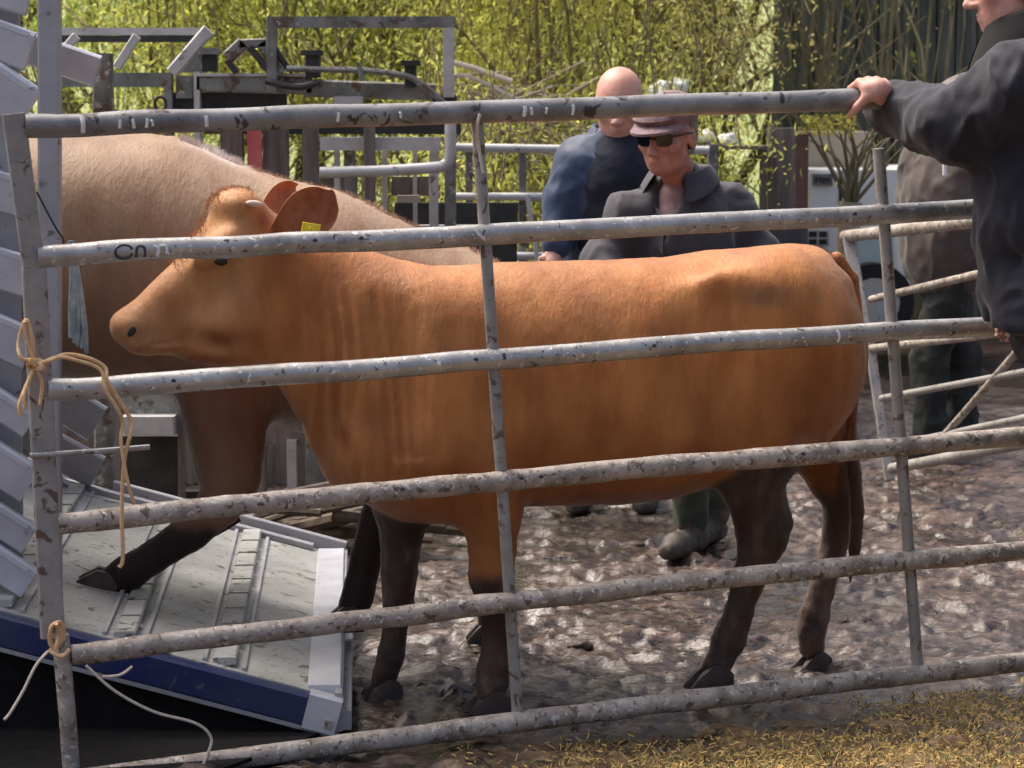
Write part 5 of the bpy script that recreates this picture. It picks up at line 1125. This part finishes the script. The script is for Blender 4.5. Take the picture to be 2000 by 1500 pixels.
SH = [(150, 15.5, 3.2, 2.0, 7000, MG, 'fresh green shrub behind the ramp gate posts at the far left'), (330, 14.2, 3.0, 1.6, 8000, YG, 'yellow-green willow bush above the slanted canopy strut'),
      (500, 15.0, 3.2, 1.8, 8000, MG, 'green bush with dark forked limbs left of the square frame'), (690, 14.4, 3.1, 1.8, 8500, YG, 'willow bush seen through the square steel frame'),
      (880, 15.6, 3.3, 2.0, 8000, MG, 'bright green bush right of the square frame'), (1030, 13.6, 2.9, 1.5, 7500, YG, 'low leafy bush over the fence left of the bald man'),
      (1150, 15.2, 3.2, 1.8, 9000, OL, 'olive willow bush rising behind the bald head'), (1275, 14.6, 3.2, 1.7, 9500, OL, 'dense olive-yellow willow above the flat cap'), (1395, 15.4, 3.2, 1.5, 10000, YG, 'yellow willow bush meeting the dark plank wall')]
for i, (px, D_, h, sp, nl, cc, lab) in enumerate(SH): shrub('willow_shrub', lab, px, D_, h, sp, nl, cc, xmax=P(1405, 0, D_).x, group='willow bushes behind the yard')
for i, px in enumerate((-150, 250, 600, 950, 1280)):
    shrub('hedge_tree', ['dark green hedge tree beyond the bushes at the left edge', 'tree at the back above the canopy rail', 'tree at the back above the square frame', 'back tree between square frame and bald man', 'back tree above the capped man'][i],
          px, 19.5+.6*(i % 2), 4.6, 3.6, 6000, MG if i % 2 else DK, stems=6, L=.09, Wd=.045, group='hedge trees at the back', trunk_r=.06, cat='tree', dens=.30)
shrub('willow_shrub', 'low bright leafed shrub filling the gap under the fence rails', 1000, 12.6, 1.5, 1.5, 8000, YG, low=.4, stems=6, group='willow bushes behind the yard')
shrub('coppice_stems', 'bare grey-green stems in front of the plank wall', 1610, 16.9, 3.2, 1.5, 90, OL, stems=15, bark=M_barkg, trunk_r=.018, dens=.08, maxlev=1, wob=.09)
shrub('coppice_stems', 'bare tall stems rising behind the hand on the gate', 1760, 16.7, 3.3, 1.2, 50, YG, stems=13, bark=M_barkg, trunk_r=.018, dens=.08, maxlev=1, wob=.09)
# pollard with a fan of shoots
tp = P(1662, 470, 12.9); tr = thing('pollard_tree', 'small pollarded trunk with a fan of yellow-green shoots beside the white trailer', 'tree', (tp.x, 12.9, 0)); mb = MB()
mb.tube([(tp.x-.03, 12.9, -.02), (tp.x-.02, 12.9, .5), P(1655, 470, 12.9), P(1662, 395, 12.9)], [.075, .06, .055, .06], 12); mb.build('trunk', M_twig, tr, True); mb = MB()
for i in range(20):
    q = i/19; e = P(1545+q*260+rnd.uniform(-12, 12), rnd.uniform(215, 262), 12.9+rnd.uniform(-.3, .3)); a = P(1658+rnd.uniform(-10, 12), 402, 12.9); md = a.lerp(e, .45)+Vector((0, 0, .06)); md = md+Vector((rnd.gauss(0, .04), 0, rnd.gauss(0, .03))); mb.tube(curve([a, md, e], 4), [.011-.001*k for k in range(9)], 6)
mb.build('shoots', M_barkg, tr, True)
ctr = np.array([tuple(P(1560+rng.random()*110, 225+rng.random()*40, 12.9+rng.normal()*.2)) for _ in range(350)]); leafmesh('crown', ctr, .04, .018, np.tile(np.array([.45, .42, .08]), (350, 1))*rng.uniform(.6, 1.1, (350, 1)), tr)
# heap of cut brushwood right of the square frame
bp = thing('brushwood_heap', 'heap of pale cut brushwood between the square frame and the bald man', 'brushwood', (P(950, 200, 12.9).x, 12.9, 0)); mb = MB()
for i in range(420):
    u0 = rnd.random(); top = 1.6+ (190-(125+ (u0*190)*.42))*12.9/FPX; x = P(880+u0*190, 150, 12.9).x; z = rnd.uniform(.05, 1)**.5*top; a = Vector((x, 12.9+rnd.uniform(-.5, .5), z)); t = rnd.gauss(-.45, .35); L_ = rnd.uniform(.2, .6)
    mb.tube([a, a+Vector((L_*math.cos(t), rnd.uniform(-.1, .1), L_*math.sin(t)))], rnd.uniform(.004, .011), 5)
mb.build('sticks', M_twig, bp); MB().tube(curve([P(870, 118, 12.4), P(930, 135, 12.4), P(1000, 160, 12.4)], 5), .014, 7).build('pole', M_twinew, bp, True); MB().tube(curve([P(880, 145, 12.4), P(930, 155, 12.4), P(1010, 196, 12.4)], 5), .012, 7).build('pole', M_twinew, bp, True)
# droppings and stones scattered in the mud
def clods():
    grp = 'clods trodden loose in the yard'
    for i, (px, py, s_) in enumerate(((1668, 1200, .05), (1240, 1060, .035), (1900, 1080, .03), (880, 1290, .03), (1130, 1250, .035), (1120, 990, .02))):
        g = G(px, py); F = Field(*[np.arange(-s_*2, s_*2, s_/9)]*3); F.ell((0, 0, 0), (s_, s_*.8, s_*.45), s_*.3); F.ell((s_*.5, 0, -s_*.1), (s_*.6, s_*.5, s_*.4), s_*.3)
        r_ = thing('mud_clod', ['dark mud clod right of the far hind hoof', 'clod of mud under the belly beyond the cow', 'small clod at the right edge below the fourth bar', 'clod between the forefeet', 'clod right of the near forefoot', 'tiny clod under the belly line'][i], 'clod', (g.x, g.y, gz(g.x, g.y)), grp); cloth(r_, 'lump', F, M_hoof, s_*.12, 30, i)
clods()
